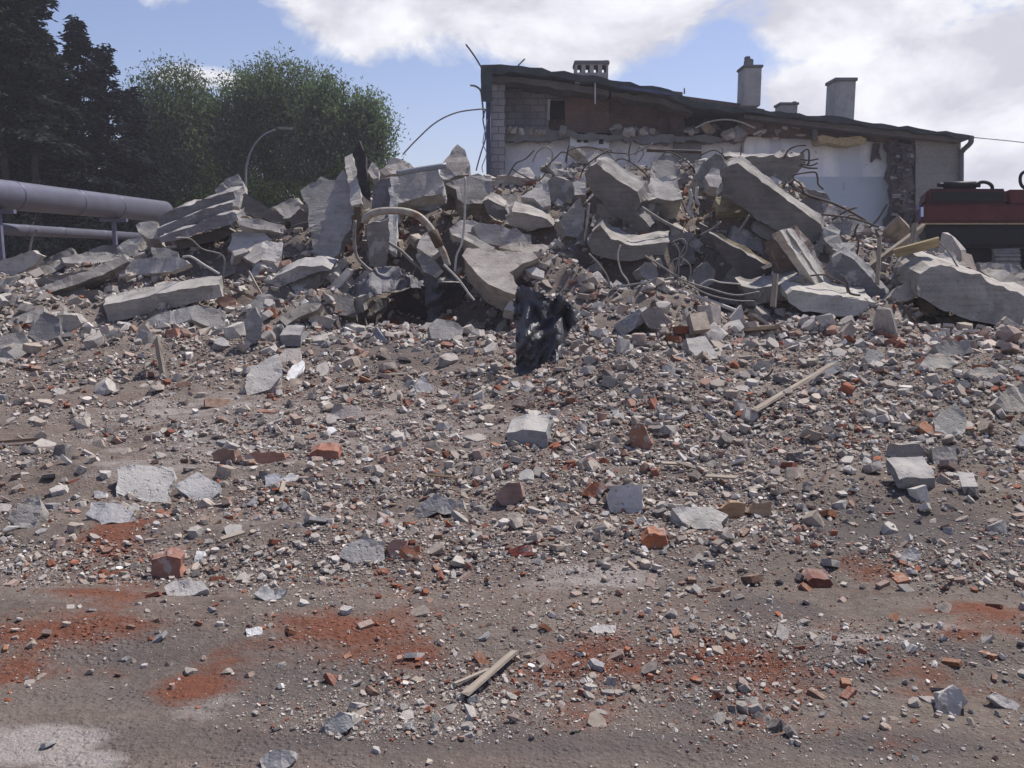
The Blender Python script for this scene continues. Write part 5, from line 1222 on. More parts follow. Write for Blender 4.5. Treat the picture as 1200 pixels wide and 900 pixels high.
bp = wire('bent_pipe', 'white curved pipe with a rusty end arching out of the heap', [(427, 262), (430, 254), (440, 249), (455, 247), (475, 248), (490, 253), (501, 263), (508, 273), (514, 286), (520, 297), (525, 312)], .064, M['whitepipe'], 'pipe', Y=14.9, n=12, r2=.055)
m = MB(); c = at(511, 280, 14.9); m.tube([c + Vector((-.06, 0, .13)), c + Vector((.06, 0, -.11))], .11, 12); cp = m.build('coupling', M['rag'], bp, True, tuple(c - Vector(bp.location))) if False else None
mm = MB(); l0 = Vector(bp.location); mm.tube([at(507, 271, 14.9) - l0, at(511, 280, 14.88) - l0, at(515, 289, 14.9) - l0], .088, 12, .075); mm.build('coupling', M['rag'], bp, True)
wire('cable', 'thin cable hanging straight down in front of the broad slab end', [(545, 207), (545, 235), (544, 262), (541, 285), (535, 300), (533, 318)], .02, M['palewire'], 'cable', Y=14.6)
wire('cable', 'cable drooping from the bent pipe into the dark hollow', [(520, 310), (535, 325), (543, 335), (550, 345), (556, 352)], .02, M['palewire'], 'cable', Y=14.2)
wire('cable', 'dark hose curving down left of the shaded pillar stump', [(416, 258), (415, 280), (418, 300), (428, 312), (436, 318)], .03, M['wire'], 'cable', Y=15.3)
wire('cable', 'grey cable crossing behind the pale upright post to the hollow', [(455, 284), (470, 294), (485, 308), (500, 320)], .03, M['wire'], 'cable', Y=15.1)
wire('cable', 'thin loop of wire hanging off the curved slab on its left', [(727, 287), (724, 300), (728, 318), (736, 330), (738, 345)], .014, M['palewire'], 'wire', Y=14.4)
wire('cable', 'thin wire bowing down from the rubble left of the curved slab', [(690, 297), (702, 310), (712, 325), (716, 345)], .016, M['wire'], 'wire', Y=14.3)
loops = [('tallest upright loop in the wire tangle right of the curved slab', [(789, 282), (796, 296), (792, 315), (789, 335), (794, 352)]), ('second upright strand in the wire tangle right of the curved slab', [(803, 288), (797, 300), (795, 322), (793, 340), (799, 352)]),
         ('curled strand at the top of the wire tangle right of the curved slab', [(786, 284), (800, 280), (805, 290), (800, 300), (788, 306), (792, 318)]), ('strand bending right out of the wire tangle by the curved slab', [(796, 300), (808, 310), (809, 322), (806, 330)]),
         ('strand looping low out of the wire tangle by the curved slab', [(792, 322), (800, 334), (808, 338), (812, 345), (806, 350)])]
for t_, p_ in loops: wire('rebar_wire', t_, p_, .011, M['wire'], 'wire', Y=14.0)
wire('cable', 'long cable sagging along the foot of the heap towards the grooved slab', [(756, 300), (775, 312), (800, 328), (830, 338), (862, 346), (890, 342)], .017, M['wire'], 'cable', Y=14.1)
wire('cable', 'lower cable running parallel along the heap foot', [(800, 330), (830, 345), (860, 352), (885, 353)], .013, M['wire'], 'cable', Y=13.9)
wire('cable', 'pale cable bridging the dark gap left of the pale horizontal beam', [(820, 334), (832, 328), (845, 331), (868, 333)], .014, M['palewire'], 'cable', Y=14.2)
wire('cable', 'thin wire crossing left under the curved slab', [(728, 336), (745, 333), (765, 330), (790, 326)], .02, M['wire'], 'wire', Y=14.2)
for i, (t_, p_) in enumerate([('rod springing up from the right end of the rebar slab', [(918, 186), (924, 176), (934, 171), (945, 170)]), ('rod bent straight down from the top of the rebar slab end', [(938, 180), (947, 175), (948, 190), (946, 192)]), ('upper level rod of the rebar slab end', [(938, 186), (948, 188), (959, 186)]),
                              ('third rod poking right from the rebar slab end', [(938, 192), (950, 194), (958, 191)]), ('fourth rod poking right and low from the rebar slab end', [(936, 194), (948, 197), (958, 197)]), ('longest hooked rod of the rebar slab end', [(930, 205), (940, 203), (955, 202), (958, 208), (959, 216), (965, 222)]),
                              ('rod curling under the rebar slab end', [(930, 210), (928, 216), (932, 222), (940, 226)]), ('rod falling steeply from the rebar slab end', [(922, 212), (918, 220), (915, 226)]), ('rod slanting down right below the rebar slab end', [(929, 209), (938, 216), (942, 226)])]):
    wire('rebar', t_, p_, .017, M['rust'], 'rebar', Y=16.9)
wire('rebar', 'long rod sloping from the rebar slab down across the painted wall', [(925, 215), (945, 228), (975, 238), (1000, 250), (1020, 262)], .024, M['rust'], 'rebar', Y=17)
wire('rebar', 'lower long rod crossing the painted wall almost level', [(945, 250), (970, 252), (1000, 256), (1030, 266)], .022, M['rust'], 'rebar', Y=16.8)
wire('rebar', 'rod rising to the right against the painted wall', [(975, 258), (990, 248), (1004, 243)], .022, M['rust'], 'rebar', Y=16.9)
wire('rebar', 'thin rod leaning before the torn wall end', [(1018, 268), (1030, 255), (1040, 238)], .02, M['rust'], 'rebar', Y=17.5)
crest = [('wide hoop of wire on the crest before the white plaster', [(624, 190), (630, 178), (640, 172), (647, 178), (646, 190), (641, 200)]), ('thin wire crossing low on the crest below the block wall', [(600, 198), (612, 205), (630, 212), (642, 200)]), ('wire arching over the crest below the three holed block', [(662, 190), (668, 176), (690, 172), (712, 178), (735, 180)]),
         ('wire rising right towards the level dark rod', [(735, 182), (748, 178), (758, 172), (765, 168)]), ('short upright wire on the crest below the three holed block', [(664, 192), (665, 178), (667, 170)]), ('bent wire standing in the crest right of the three holed block', [(738, 190), (737, 178), (740, 165)]),
         ('small loop of wire above the pale rough block', [(748, 190), (754, 180), (750, 172), (744, 182)]), ('upright wire at the left of the big sloping beam', [(867, 194), (868, 182), (869, 170)]), ('wire curving across the top of the ragged lump', [(820, 182), (838, 176), (852, 186), (866, 194)]),
         ('short wire standing above the ragged lump', [(845, 186), (847, 176), (845, 172)]), ('thin wire leaning over the gap left of the block pier', [(596, 205), (604, 192), (616, 186), (626, 176)]), ('wire hanging in front of the white plaster', [(640, 196), (652, 184), (660, 178), (672, 184)]),
         ('slender wire bent over the pale edge of the thick sloping beam', [(696, 196), (700, 184), (712, 180), (722, 190)]), ('fine wire across the rubble right of the three holed block', [(712, 196), (728, 186), (748, 196), (760, 208)]), ('straggling wire before the white plaster near the potted chimney', [(770, 190), (782, 178), (800, 186), (812, 196)])]
for i, (t_, p_) in enumerate(crest): wire('rebar_wire', t_, p_, .014, M['rust'] if i % 3 else M['wire'], 'wire', Y=17.7)
wire('rebar_wire', 'thin wire lying over the blue grey slanted slab', [(985, 322), (992, 330), (995, 342), (1000, 345), (1008, 346)], .02, M['rust'], 'wire', Y=14.0)
wire('rebar_wire', 'wire laid across the bright grooved edge on the right', [(950, 323), (965, 322), (975, 326), (990, 334), (994, 344)], .016, M['rust'], 'wire', Y=14.2)
for t_, p_ in [('left one of the rusty rods curling under the rounded grey lump', [(1058, 372), (1062, 362), (1070, 357)]), ('middle one of the rusty rods curling under the rounded grey lump', [(1072, 376), (1063, 366), (1060, 358)]), ('right one of the rusty rods curling under the rounded grey lump', [(1076, 362), (1068, 364), (1064, 370)])]:
    wire('rebar', t_, p_, .025, M['rust'], 'rebar', Y=13.4)
wire('rebar_wire', 'long thin wire from the planks to the excavator track', [(1098, 281), (1112, 296), (1122, 312), (1130, 318)], .014, M['wire'], 'wire', Y=14.6)
wire('rebar_wire', 'wire rising left of the crossed planks', [(1004, 300), (1006, 284), (1002, 272), (1006, 262)], .018, M['rust'], 'wire', Y=15.6)
wire('rebar_wire', 'pale strands hanging between pale rough block and ragged lump', [(808, 222), (810, 235), (806, 246), (812, 254)], .035, M['palewire'], 'wire', Y=15.9)
wire('rebar_wire', 'second pale strand hanging beside the ragged lump', [(817, 219), (816, 232), (819, 240)], .03, M['palewire'], 'wire', Y=15.9)
wire('rebar_wire', 'short crossed wire under the big sloping beam', [(862, 276), (872, 262), (878, 252)], .022, M['wire'], 'wire', Y=15.6)
wire('rebar_wire', 'wire bent in the dark gap left of the yellow timber', [(820, 276), (835, 268), (845, 260)], .02, M['wire'], 'wire', Y=15.6)
wire('rebar_wire', 'dark thin wire lying on the slope right of the black plastic', [(860, 452), (880, 448), (900, 440), (906, 432)], .010, M['rust'], 'wire', Y=float(hit(880, 448).y) - .15)

rw = random.Random(77)
for i in range(46):
    px = rw.choice([rw.uniform(600, 880), rw.uniform(600, 880), rw.uniform(400, 600), rw.uniform(880, 1060), rw.uniform(230, 400)])
    X, Y, Z, f = hits(np.array([px]), np.array([rw.uniform(215, 345)]))
    if not f[0]: continue
    p = Vector((X[0], Y[0], Z[0] - .1)); pts_ = [p]; d = Vector((rw.gauss(0, .6), rw.gauss(-.2, .3), rw.uniform(.3, 1))).normalized()
    for j in range(rw.randint(3, 6)):
        d = (d + Vector((rw.gauss(0, .5), rw.gauss(0, .3), rw.gauss(-.25, .35)))).normalized(); p = p + d * rw.uniform(.12, .4); pts_.append(p)
    q_ = proj(pts_[0]); wire('rebar_wire', 'thin bent wire ' + zone(*q_), pts_, rw.choice([.008, .011, .014]), M['rust'] if rw.random() < .6 else M['wire'], 'wire', k=4, n=5, group='thin bent wires in the rubble')

# ------------------------------------------------------------------ black plastic, roofing felt
def crumple(name, label, outline, Y, depth, mat, seed, amp=.16, cat=None, thick=.02, freq=2.6, lean=0.0, step=2.5):
    """sheet following a traced outline, crumpled in depth and closed behind"""
    pts = outline; rnd = random.Random(seed)
    x0, x1 = min(p[0] for p in pts), max(p[0] for p in pts); y0, y1 = min(p[1] for p in pts), max(p[1] for p in pts)
    def inside(x, y):
        c = False; j = len(pts) - 1
        for i in range(len(pts)):
            xi, yi = pts[i]; xj, yj = pts[j]
            if (yi > y) != (yj > y) and x < (xj - xi) * (y - yi) / (yj - yi) + xi: c = not c
            j = i
        return c
    nx, ny = int((x1 - x0) / step) + 2, int((y1 - y0) / step) + 2
    vid = {}; vs = []; fs = []; o_ = Vector((seed * 5.3, 0, 0))
    def vert(i, j):
        if (i, j) in vid: return vid[(i, j)]
        px, py = x0 + (i + rnd.uniform(-.3, .3)) * step, y0 + (j + rnd.uniform(-.3, .3)) * step
        rd = lambda v: 1 - 2.2 * abs(mnoise.noise(v))
        f = -1.1 * rd(Vector((px / 30, py / 75, 0)) + o_) - .75 * rd(Vector((px / 17 + py / 26, py / 40 - px / 50, 3)) + o_) - .12 * rd(Vector((px / 11 - py / 20, py / 18, 7)) + o_)
        e = min(px - x0, x1 - px) / (x1 - x0)
        d = Y - amp * f - depth * math.sin(min(1, max(0, e * 2)) * math.pi / 2) + lean * (1 - (py - y0) / (y1 - y0))
        vid[(i, j)] = len(vs); vs.append(at(px, py, d)); return len(vs) - 1
    for i in range(nx - 1):
        for j in range(ny - 1):
            if inside(x0 + (i + .5) * step, y0 + (j + .5) * step):
                q = (vert(i, j), vert(i, j + 1), vert(i + 1, j + 1), vert(i + 1, j))
                fs += [(q[0], q[1], q[2]), (q[0], q[2], q[3])] if rnd.random() < .5 else [(q[0], q[1], q[3]), (q[1], q[2], q[3])]
    c = sum(vs, Vector()) / len(vs)
    me = mesh_from(name, [v - c for v in vs], fs)
    o = link(name, me, mat, None, c)
    sm = o.modifiers.new('thickness', 'SOLIDIFY'); sm.thickness = thick; sm.offset = -1
    tag(o, label, cat or name.replace('_', ' ')); return o
yp = hit(640, 436).y
crumple('plastic_sheet', 'crumpled glossy black plastic sheet hanging down the slope in the middle', [(604, 342), (612, 334), (624, 338), (636, 345), (648, 352), (656, 345), (668, 356), (680, 366), (678, 378), (668, 384), (662, 396), (660, 412), (652, 424), (640, 422), (632, 432), (622, 440), (612, 441), (603, 436), (605, 400), (602, 370)],
        yp + .35, .22, M['plastic'], 3, .20, 'plastic sheet', lean=.55)
crumple('roofing_felt', 'crumpled grey roofing felt folded over the dark hollow', [(400, 346), (412, 336), (428, 326), (438, 316), (452, 312), (466, 312), (482, 322), (499, 334), (488, 337), (470, 338), (452, 342), (440, 346), (430, 351), (414, 353)], 14.9, .2, M['felt'], 5, .22, 'roofing felt', lean=.7, freq=3.2)
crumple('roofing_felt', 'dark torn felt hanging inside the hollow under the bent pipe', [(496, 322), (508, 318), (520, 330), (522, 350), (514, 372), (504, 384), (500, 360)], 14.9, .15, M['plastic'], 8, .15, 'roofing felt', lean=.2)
crumple('rag', 'brown rag wrapped around a rod above the tall upright slab', [(414, 244), (424, 240), (428, 256), (424, 282), (416, 290), (412, 266)], 15.8, .1, M['rag'], 9, .1, 'rag')

# ------------------------------------------------------------------ insulated pipelines at the left
def pipeline(name, label, a, b, r, seams):
    a, b = Vector(a), Vector(b); root = empty(name, tuple(a))
    tag(root, label, 'pipeline')
    m = MB(); m.tube([a - a, b - a], r, 40); m.build('cladding', M['pipe'], root, True)
    d = (b - a).normalized(); L = (b - a).length
    for s in seams:
        m = MB(); m.tube([d * (s * L - .05), d * (s * L + .05)], r + .012, 40); m.build('seam_band', M['pipe'], root, True)
    return root
def sup(x, y, z0, z1, label):
    m = MB(); m.box((0, 0, (z1 - z0) / 2), (.12, .12, z1 - z0)); m.box((0, 0, z1 - z0 - .05), (.9, .14, .1))
    o = m.build('pipe_support', M['post'], None, False); o.location = (x, y, z0); tag(o, label, 'pipe support', 'supports of the pipelines')
P1a, P1b = at(-60, 221.5, 22.3), at(186, 247.5, 34.0)
dirp = (P1b - P1a) / (P1b.y - P1a.y)
pipeline('large_pipeline', 'big grey clad pipe running off behind the left end of the heap', P1a - dirp * 9, P1b + dirp * .4, .40, (.2, .42, .55, .70, .82))
P2a, P2b = at(-60, 265, 22.6), at(140, 276, 37.0)
dir2 = (P2b - P2a) / (P2b.y - P2a.y)
pipeline('small_pipeline', 'thinner grey pipe running below the big clad pipe at left', P2a - dir2 * 8, P2b + dir2 * 3, .17, (.3, .5, .62, .8))
for px, Y, lb in ((2, 24.2, 'post under the pipelines at the left frame edge'), (125, 30.5, 'post under the pipelines just above the slanting beam')):
    p = at(px, 262, Y); q1 = P1a + dirp * (Y - P1a.y); sup(q1.x, Y, 0.0, q1.z - .41, lb)
wire('cable', 'thin cable drooping from the small pipe to the ground at left', [(44, 268), (38, 278), (34, 300), (34, 325), (38, 345)], .03, M['wire'], 'cable', Y=23.6)

# ------------------------------------------------------------------ street lamp
lp = at(288, 300, 44); root = empty('street_lamp', (lp.x, 44, 0)); tag(root, 'curved grey street lamp standing in front of the leafy trees', 'street lamp')
m = MB(); m.tube([q - Vector(root.location) for q in catmull([Vector((lp.x, 44, 0)), at(288, 215, 44), at(290, 190, 44), at(297, 172, 44), at(308, 159, 44), at(322, 152, 44)], 6)], .06, 10, .035); m.build('pole', M['lampmetal'], root, True)
m = MB(); h0 = at(334, 150.5, 44) - Vector(root.location); m.box(h0, (.75, .25, .10), Matrix.Rotation(.08, 3, 'Y'), .06); m.build('lamp_head', M['lampmetal'], root)

# ------------------------------------------------------------------ trees
def leaf_mat(name, trans=.35):
    m, N = new_mat(name)
    col = N.n('ShaderNodeAttribute', attribute_name='Col').outputs['Color']
    d = N.n('ShaderNodeBsdfDiffuse', i_0=col); t = N.n('ShaderNodeBsdfTranslucent', i_0=N.mix(1.0, col, c4(1.1, 1.25, .7), 'MULTIPLY'))
    mx = N.n('ShaderNodeMixShader', i_0=trans, i_1=d.outputs[0], i_2=t.outputs[0])
    N.n('ShaderNodeOutputMaterial', i_0=mx.outputs[0]); return m
M['leaf'] = leaf_mat('foliage', .40); M['needle'] = leaf_mat('needles', .12)
def leaves_mesh(name, P, A, Bv, C):
    """P centres, A and Bv half axes (n,3), C colours"""
    n = len(P); V = np.stack([P - A - Bv * .6, P + A * .2 - Bv, P + A + Bv * .3, P - A * .3 + Bv], 1).reshape(-1, 3)
    me = bpy.data.meshes.new(name)
    me.vertices.add(n * 4); me.vertices.foreach_set('co', V.astype(np.float32).ravel())
    me.loops.add(n * 4); me.loops.foreach_set('vertex_index', np.arange(n * 4, dtype=np.int32))
    me.polygons.add(n); me.polygons.foreach_set('loop_start', np.arange(0, n * 4, 4, dtype=np.int32))
    me.update(calc_edges=True)
    a = me.color_attributes.new('Col', 'FLOAT_COLOR', 'POINT')
    a.data.foreach_set('color', np.repeat(np.concatenate([C, np.ones((n, 1))], 1), 4, 0).astype(np.float32).ravel())
    return me
def unit(v): return v / np.maximum(np.linalg.norm(v, axis=-1, keepdims=True), 1e-9)
def broadleaf(label, base, blobs, cols, n_leaf, seed, droop=.5, leaf=.115, clump=.75, group=None, name='leafy_tree', cat='tree', trunk_r=.28, fill=.55):
    """blobs: (x, y, z, rx, ry, rz) in metres, absolute"""
    rng = np.random.default_rng(seed); base = np.array(base, float)
    root = empty(name, tuple(base)); tag(root, label, cat, group)
    vol = np.array([b[3] * b[4] * b[5] for b in blobs]) ** .75; vol /= vol.sum()
    ncl = max(20, n_leaf // 42); bi = rng.choice(len(blobs), ncl, p=vol)
    Bm = np.array(blobs, float)
    d = unit(rng.normal(size=(ncl, 3))); r = rng.uniform(fill, 1.06, ncl)[:, None] * (1 + .22 * np.sin(d[:, :1] * 5 + d[:, 2:] * 7 + bi[:, None]))
    Cc = Bm[bi, :3] + d * r * Bm[bi, 3:]
    tone = rng.uniform(.62, 1.35, ncl)
    ci = rng.integers(0, ncl, n_leaf); dd = rng.normal(size=(n_leaf, 3)) * clump * .5
    drop = -np.abs(rng.exponential(droop, n_leaf)) * (.4 + .6 * rng.uniform(size=n_leaf))
    P = Cc[ci] + dd * np.array([1, 1, .7]); P[:, 2] += drop
    A = unit(rng.normal(size=(n_leaf, 3)) + np.array([0, 0, -1.0 * min(droop, 1) * 1.6])) * leaf * rng.uniform(.6, 1.4, (n_leaf, 1))
    Bv = unit(np.cross(A, rng.normal(size=(n_leaf, 3)))) * leaf * .34 * rng.uniform(.6, 1.3, (n_leaf, 1))
    c = np.array(cols)[rng.integers(0, len(cols), n_leaf)] * (tone[ci] * rng.uniform(.8, 1.2, n_leaf))[:, None]
    me = leaves_mesh('crown', P - base, A, Bv, c)
    link('crown', me, M['leaf'], root)
    m = MB(); rnd = random.Random(seed)
    top = Vector(Bm[:, :3].mean(0)) - Vector(base)
    tr = catmull([Vector((0, 0, -.2)), Vector((rnd.uniform(-.2, .2), 0, top.z * .35)), Vector((top.x * .6, top.y * .6, top.z * .75)), top], 5)
    m.tube(tr, trunk_r, 8, trunk_r * .3)
    for k in range(min(36, ncl)):
        e = Vector(Cc[k]) - Vector(base); i = rnd.randrange(len(tr) // 4, len(tr) - 2); s = tr[i]
        mid = s.lerp(e, .55) + Vector((rnd.uniform(-.4, .4), rnd.uniform(-.4, .4), rnd.uniform(.1, .7)))
        m.tube(catmull([s, mid, e], 3), trunk_r * .28, 5, .02)
    m.build('trunk', M['bark'], root, True)
    return root
def conifer(label, base, h, w, cols, seed, group=None, sparse=1.0, droop=.35, z0=.08, name='spruce_tree', lean=0.0, tipw=.05):
    rng = np.random.default_rng(seed); rnd = random.Random(seed); base = Vector(base)
    root = empty(name, tuple(base)); tag(root, label, 'tree', group)
    m = MB(); m.tube([Vector((0, 0, -.2)), Vector((lean * .5, 0, h * .5)), Vector((lean, 0, h))], w * .055 + .08, 8, .02)
    P, A, Bv, C = [], [], [], []
    z = h * z0
    while z < h * .99:
        t = z / h; nb = int(rnd.uniform(5, 8) * (sparse if t < .9 else 1)) + 1
        rad = w * ((1 - t) ** .8 * .92 + tipw)
        for b in range(nb):
            a = rnd.uniform(0, 6.283); L = rad * rnd.uniform(.55, 1.2); tone = rnd.uniform(.55, 1.4)
            s = Vector((lean * t, 0, z + rnd.uniform(-.3, .3))); dr = Vector((math.cos(a), math.sin(a), rnd.uniform(-.05, .25)))
            e = s + dr * L - Vector((0, 0, droop * L * rnd.uniform(.4, 1.2)))
            mid = s.lerp(e, .55) + Vector((0, 0, .12 * L))
            pts = catmull([s, mid, e], 4)
            m.tube(pts, .03 + .012 * L, 4, .008)
            k = int((18 + 34 * L) * 1.0)
            for _ in range(k):
                u = rnd.random() ** .7 * (len(pts) - 1.001); i = int(u); q = pts[i].lerp(pts[i + 1], u - i)
                sd_ = Vector((-dr.y, dr.x, 0)) * rnd.gauss(0, .20 + .16 * L * (1 - u / len(pts)))
                P.append(q + sd_ + Vector((0, 0, rnd.gauss(-.10, .10))))
                ax = (dr * .6 + sd_.normalized() * rnd.uniform(.1, .9) + Vector((0, 0, rnd.uniform(-.7, .2)))).normalized() * rnd.uniform(.10, .24)
                A.append(ax); bb = ax.cross(Vector((rnd.gauss(0, 1), rnd.gauss(0, 1), rnd.gauss(0, 1)))).normalized() * rnd.uniform(.035, .075); Bv.append(bb)
                c = cols[rnd.randrange(len(cols))]; v = tone * rnd.uniform(.8, 1.2); C.append((c[0] * v, c[1] * v, c[2] * v))
        z += rnd.uniform(.30, .52) * (1.15 - .5 * t) * max(1.0, h / 15)
    me = leaves_mesh('crown', np.array([p[:] for p in P]), np.array([p[:] for p in A]), np.array([p[:] for p in Bv]), np.array(C))
    link('crown', me, M['needle'], root); m.build('trunk', M['bark'], root, True)
    return root
def blob(px, py, Y, rpx, rpz, ry=None, dy=0):
    c = at(px, py, Y + dy); s = (Y + dy) / FPX
    return (c.x, c.y, c.z, rpx * s, ry if ry else rpx * s * .9, rpz * s)
GR = [(.100, .128, .084), (.116, .148, .098), (.084, .110, .078), (.128, .158, .106)]
DG = [(.020, .023, .031), (.027, .030, .037), (.017, .019, .028)]
BL = [(.030, .038, .034), (.045, .052, .042), (.024, .030, .030)]
gb = lambda px, Y: (at(px, 300, Y).x, Y, 0)
broadleaf('green leafy tree nearest the dark conifers with a rounded top', gb(212, 54), [blob(205, 140, 54, 48, 52), blob(190, 110, 54, 28, 32), blob(225, 118, 54, 26, 36), blob(210, 205, 54, 60, 50), blob(235, 165, 54, 34, 50), blob(180, 190, 54, 36, 60)], GR, 40000, 31, .6)
broadleaf('tallest green leafy tree in the middle of the group', gb(318, 56), [blob(320, 118, 56, 46, 46), blob(310, 95, 56, 26, 24), blob(346, 100, 56, 30, 28), blob(290, 130, 56, 34, 44), blob(345, 160, 56, 46, 60), blob(300, 190, 56, 50, 60), blob(365, 120, 56, 28, 40), blob(265, 160, 56, 34, 54)], GR, 48000, 32, .65)
broadleaf('rightmost drooping green leafy tree beside the ruin', gb(408, 52), [blob(405, 150, 52, 40, 40), blob(425, 130, 52, 26, 22), blob(385, 115, 52, 24, 30), blob(435, 150, 52, 26, 36), blob(395, 195, 52, 52, 50), blob(440, 180, 52, 16, 36), blob(375, 165, 52, 30, 50)], GR, 40000, 33, .65)
broadleaf('darker leafy tree filling the gap behind the tallest one', gb(262, 63), [blob(255, 140, 63, 38, 46), blob(262, 200, 63, 60, 60), blob(280, 115, 63, 26, 30)], [(.045, .066, .036), (.035, .052, .032)], 9000, 34, .6)
conifer('dark spruce with a pointed tip right of the leggy larch', gb(106, 46), 13.3, 3.4, DG, 41, sparse=.7)
conifer('dark spruce nearest the green leafy trees', gb(136, 47), 12.3, 3.6, DG, 42, sparse=.75)
conifer('broad dark spruce filling the space behind the grey pipe', gb(70, 49), 13.2, 4.2, DG, 43)
conifer('dark spruce in the gap between the pointed one and the left frame edge', gb(52, 52), 15.5, 4.2, DG, 49)
conifer('tall dark spruce at the left frame edge', gb(4, 44), 15.5, 3.6, DG, 44, sparse=.6)
conifer('shorter dark spruce in front of the first leafy tree', gb(165, 49), 10.4, 3.4, DG, 45)
conifer('dark spruce partly cut off by the left frame edge', gb(-62, 43), 14.5, 3.6, DG, 48, sparse=.7)
conifer('leggy larch with thin sprays of needles reaching out of the picture', gb(46, 42), 15.5, 2.6, BL, 46, name='larch_tree', sparse=.62, droop=.15, z0=.42, lean=.3, tipw=.22)
conifer('second leggy larch close to the left frame edge', gb(16, 41), 16.5, 2.6, BL, 47, name='larch_tree', sparse=.6, droop=.15, z0=.4, lean=-.2, tipw=.25)
for i, (px, py, Y, rx, rz, lb) in enumerate([(20, 296, 40, 48, 30, 'dark bush under the pipes at the left frame edge'), (95, 292, 41, 50, 34, 'dark bush under the pipes behind the slanting beam'), (165, 272, 42, 46, 40, 'dark bush behind the end of the big pipe'), (245, 250, 46, 52, 44, 'green bush behind the stacked floor planks'),
                                           (330, 240, 47, 52, 44, 'green bush at the foot of the street lamp'), (415, 225, 46, 46, 44, 'green bush behind the charred post'), (-60, 290, 40, 50, 44, 'dark bush beyond the left frame edge')]):
    broadleaf(lb, gb(px, Y), [blob(px, py, Y, rx, rz), blob(px - 20, py + 30, Y, rx, rz), blob(px + 18, py + 22, Y, rx, rz)], DG if i in (0, 1, 2, 6) else [(.030, .044, .026), (.04, .055, .03)], 6500, 60 + i, .25, .15, .6, None, 'bush', 'bush', .08, .3)
# a wood closing the view behind, far off, and to the sides
rngw = np.random.default_rng(3)
def far_wood():
    P = []; n = 60000
    x = rngw.uniform(-150, 170, n); y = rngw.uniform(95, 125, n)
    top = 4.5 + 3.0 * fbm(x * .10, y * .04, 4, 3) + 2.2 * vnoise(x * .35, y * .3, 4)
    z = top * rngw.uniform(0, 1, n) ** .6
    P = np.stack([x, y, z], 1); A = unit(rngw.normal(size=(n, 3))) * rngw.uniform(.3, .8, (n, 1)); Bv = unit(np.cross(A, rngw.normal(size=(n, 3)))) * rngw.uniform(.2, .5, (n, 1))
    C = np.array([(.035, .045, .035), (.045, .055, .038), (.028, .036, .032)])[rngw.integers(0, 3, n)] * rngw.uniform(.7, 1.3, (n, 1))
    o = link('distant_wood', leaves_mesh('distant_wood', P, A, Bv, C), M['leaf']); tag(o, 'dark distant belt of trees far behind the site', 'wood', kind='stuff')
far_wood()

# ------------------------------------------------------------------ excavator
YE = 23.4; XA = R(21)
P0E = at(1080, 262, YE); UE = Vector((math.cos(XA), -math.sin(XA), 0)); VE = Vector((math.sin(XA), math.cos(XA), 0))
E0 = Vector((P0E.x, P0E.y, 0)) + UE * 2.4 + VE * 1.3; E0.z = float(hgt(E0.x, E0.y))
ex = empty('excavator', E0, -XA); tag(ex, 'dark red tracked excavator standing behind the huge slab at the right', 'excavator')
def E(px, py, dy=0.0):
    d = ray(px, py); O = Vector((0, 0, CAMZ)); p = O + d * (((P0E + VE * dy) - O).dot(VE) / d.dot(VE)) - E0
    return Vector((p.dot(UE), p.dot(VE), p.z))
def epart(name, pts, dep, mat, dy=0.0, parent=None, bev=.05):
    P = [E(p, q, dy) for p, q in pts]; bm = bmesh.new(); n = len(P)
    a = [bm.verts.new(p) for p in P]; b = [bm.verts.new(p + Vector((0, dep, 0))) for p in P]
    bm.faces.new(a); bm.faces.new(list(reversed(b)))
    for i in range(n): bm.faces.new((a[(i + 1) % n], a[i], b[i], b[(i + 1) % n]))
    bmesh.ops.recalc_face_normals(bm, faces=bm.faces[:])
    if bev: bmesh.ops.bevel(bm, geom=bm.edges[:], offset=bev, segments=2, affect='EDGES', clamp_overlap=True)
    me = bpy.data.meshes.new(name); bm.to_mesh(me); bm.free()
    return link(name, me, mat, parent or ex)
epart('engine_cover', [(1087, 221), (1180, 221), (1182, 239), (1083, 239)], 2.6, M['darkred'], 0.03, bev=.06)
body = epart('body', [(1081, 239.3), (1181, 239.3), (1300, 239.3), (1300, 261), (1079, 261)], 2.7, M['red'], -.02, bev=.06)
epart('side_cover', [(1181.5, 222), (1255, 222), (1256, 239), (1183, 239)], 2.6, M['red'], .02, bev=.04)
epart('trim_strip', [(1080, 261.3), (1300, 261.3), (1300, 263.0), (1080, 263.0)], 2.66, M['foam'], 0, bev=0)
epart('counterweight', [(1082, 263.3), (1300, 263.3), (1300, 288), (1120, 291), (1094, 288), (1086, 282)], 2.6, M['black'], 0.02, bev=.08)
epart('grille', [(1092, 225), (1176, 225), (1176, 236), (1091, 236)], .04, M['track'] if False else M['black'], -.01, bev=.01)
m = MB(); m.tube([E(1106, 217, .7), E(1144, 217, .7)], .10, 14); m.tube([E(1144, 217, .7), E(1149, 217, .7)], .06, 10); m.tube([E(1098, 216.5, .7), E(1107, 217, .7)], .055, 10); m.build('muffler', M['black'], ex, True)
m = MB(); m.tube(catmull([E(1144, 217, .5), E(1150, 213.5, .5), E(1157, 214, .5), E(1162, 217.5, .5), E(1163, 222.5, .5)], 4), .045, 8); m.build('handrail', M['black'], ex, True)
m = MB(); m.tube(catmull([E(1203, 222, .4), E(1197, 217, .4), E(1195.5, 209, .4), E(1198, 203, .4), E(1206, 200, .4), E(1216, 204, .4), E(1216, 222, .4)], 4), .04, 8); m.build('handrail', M['black'], ex, True)
cab = epart('cab', [(1240, 150), (1295, 150), (1312, 190), (1312, 262), (1240, 262)], 1.3, M['red'], -.1, bev=.08)
epart('window', [(1246, 158), (1290, 158), (1303, 190), (1303, 220), (1246, 220)], .05, M['glass'], -.13, cab, bev=.01)
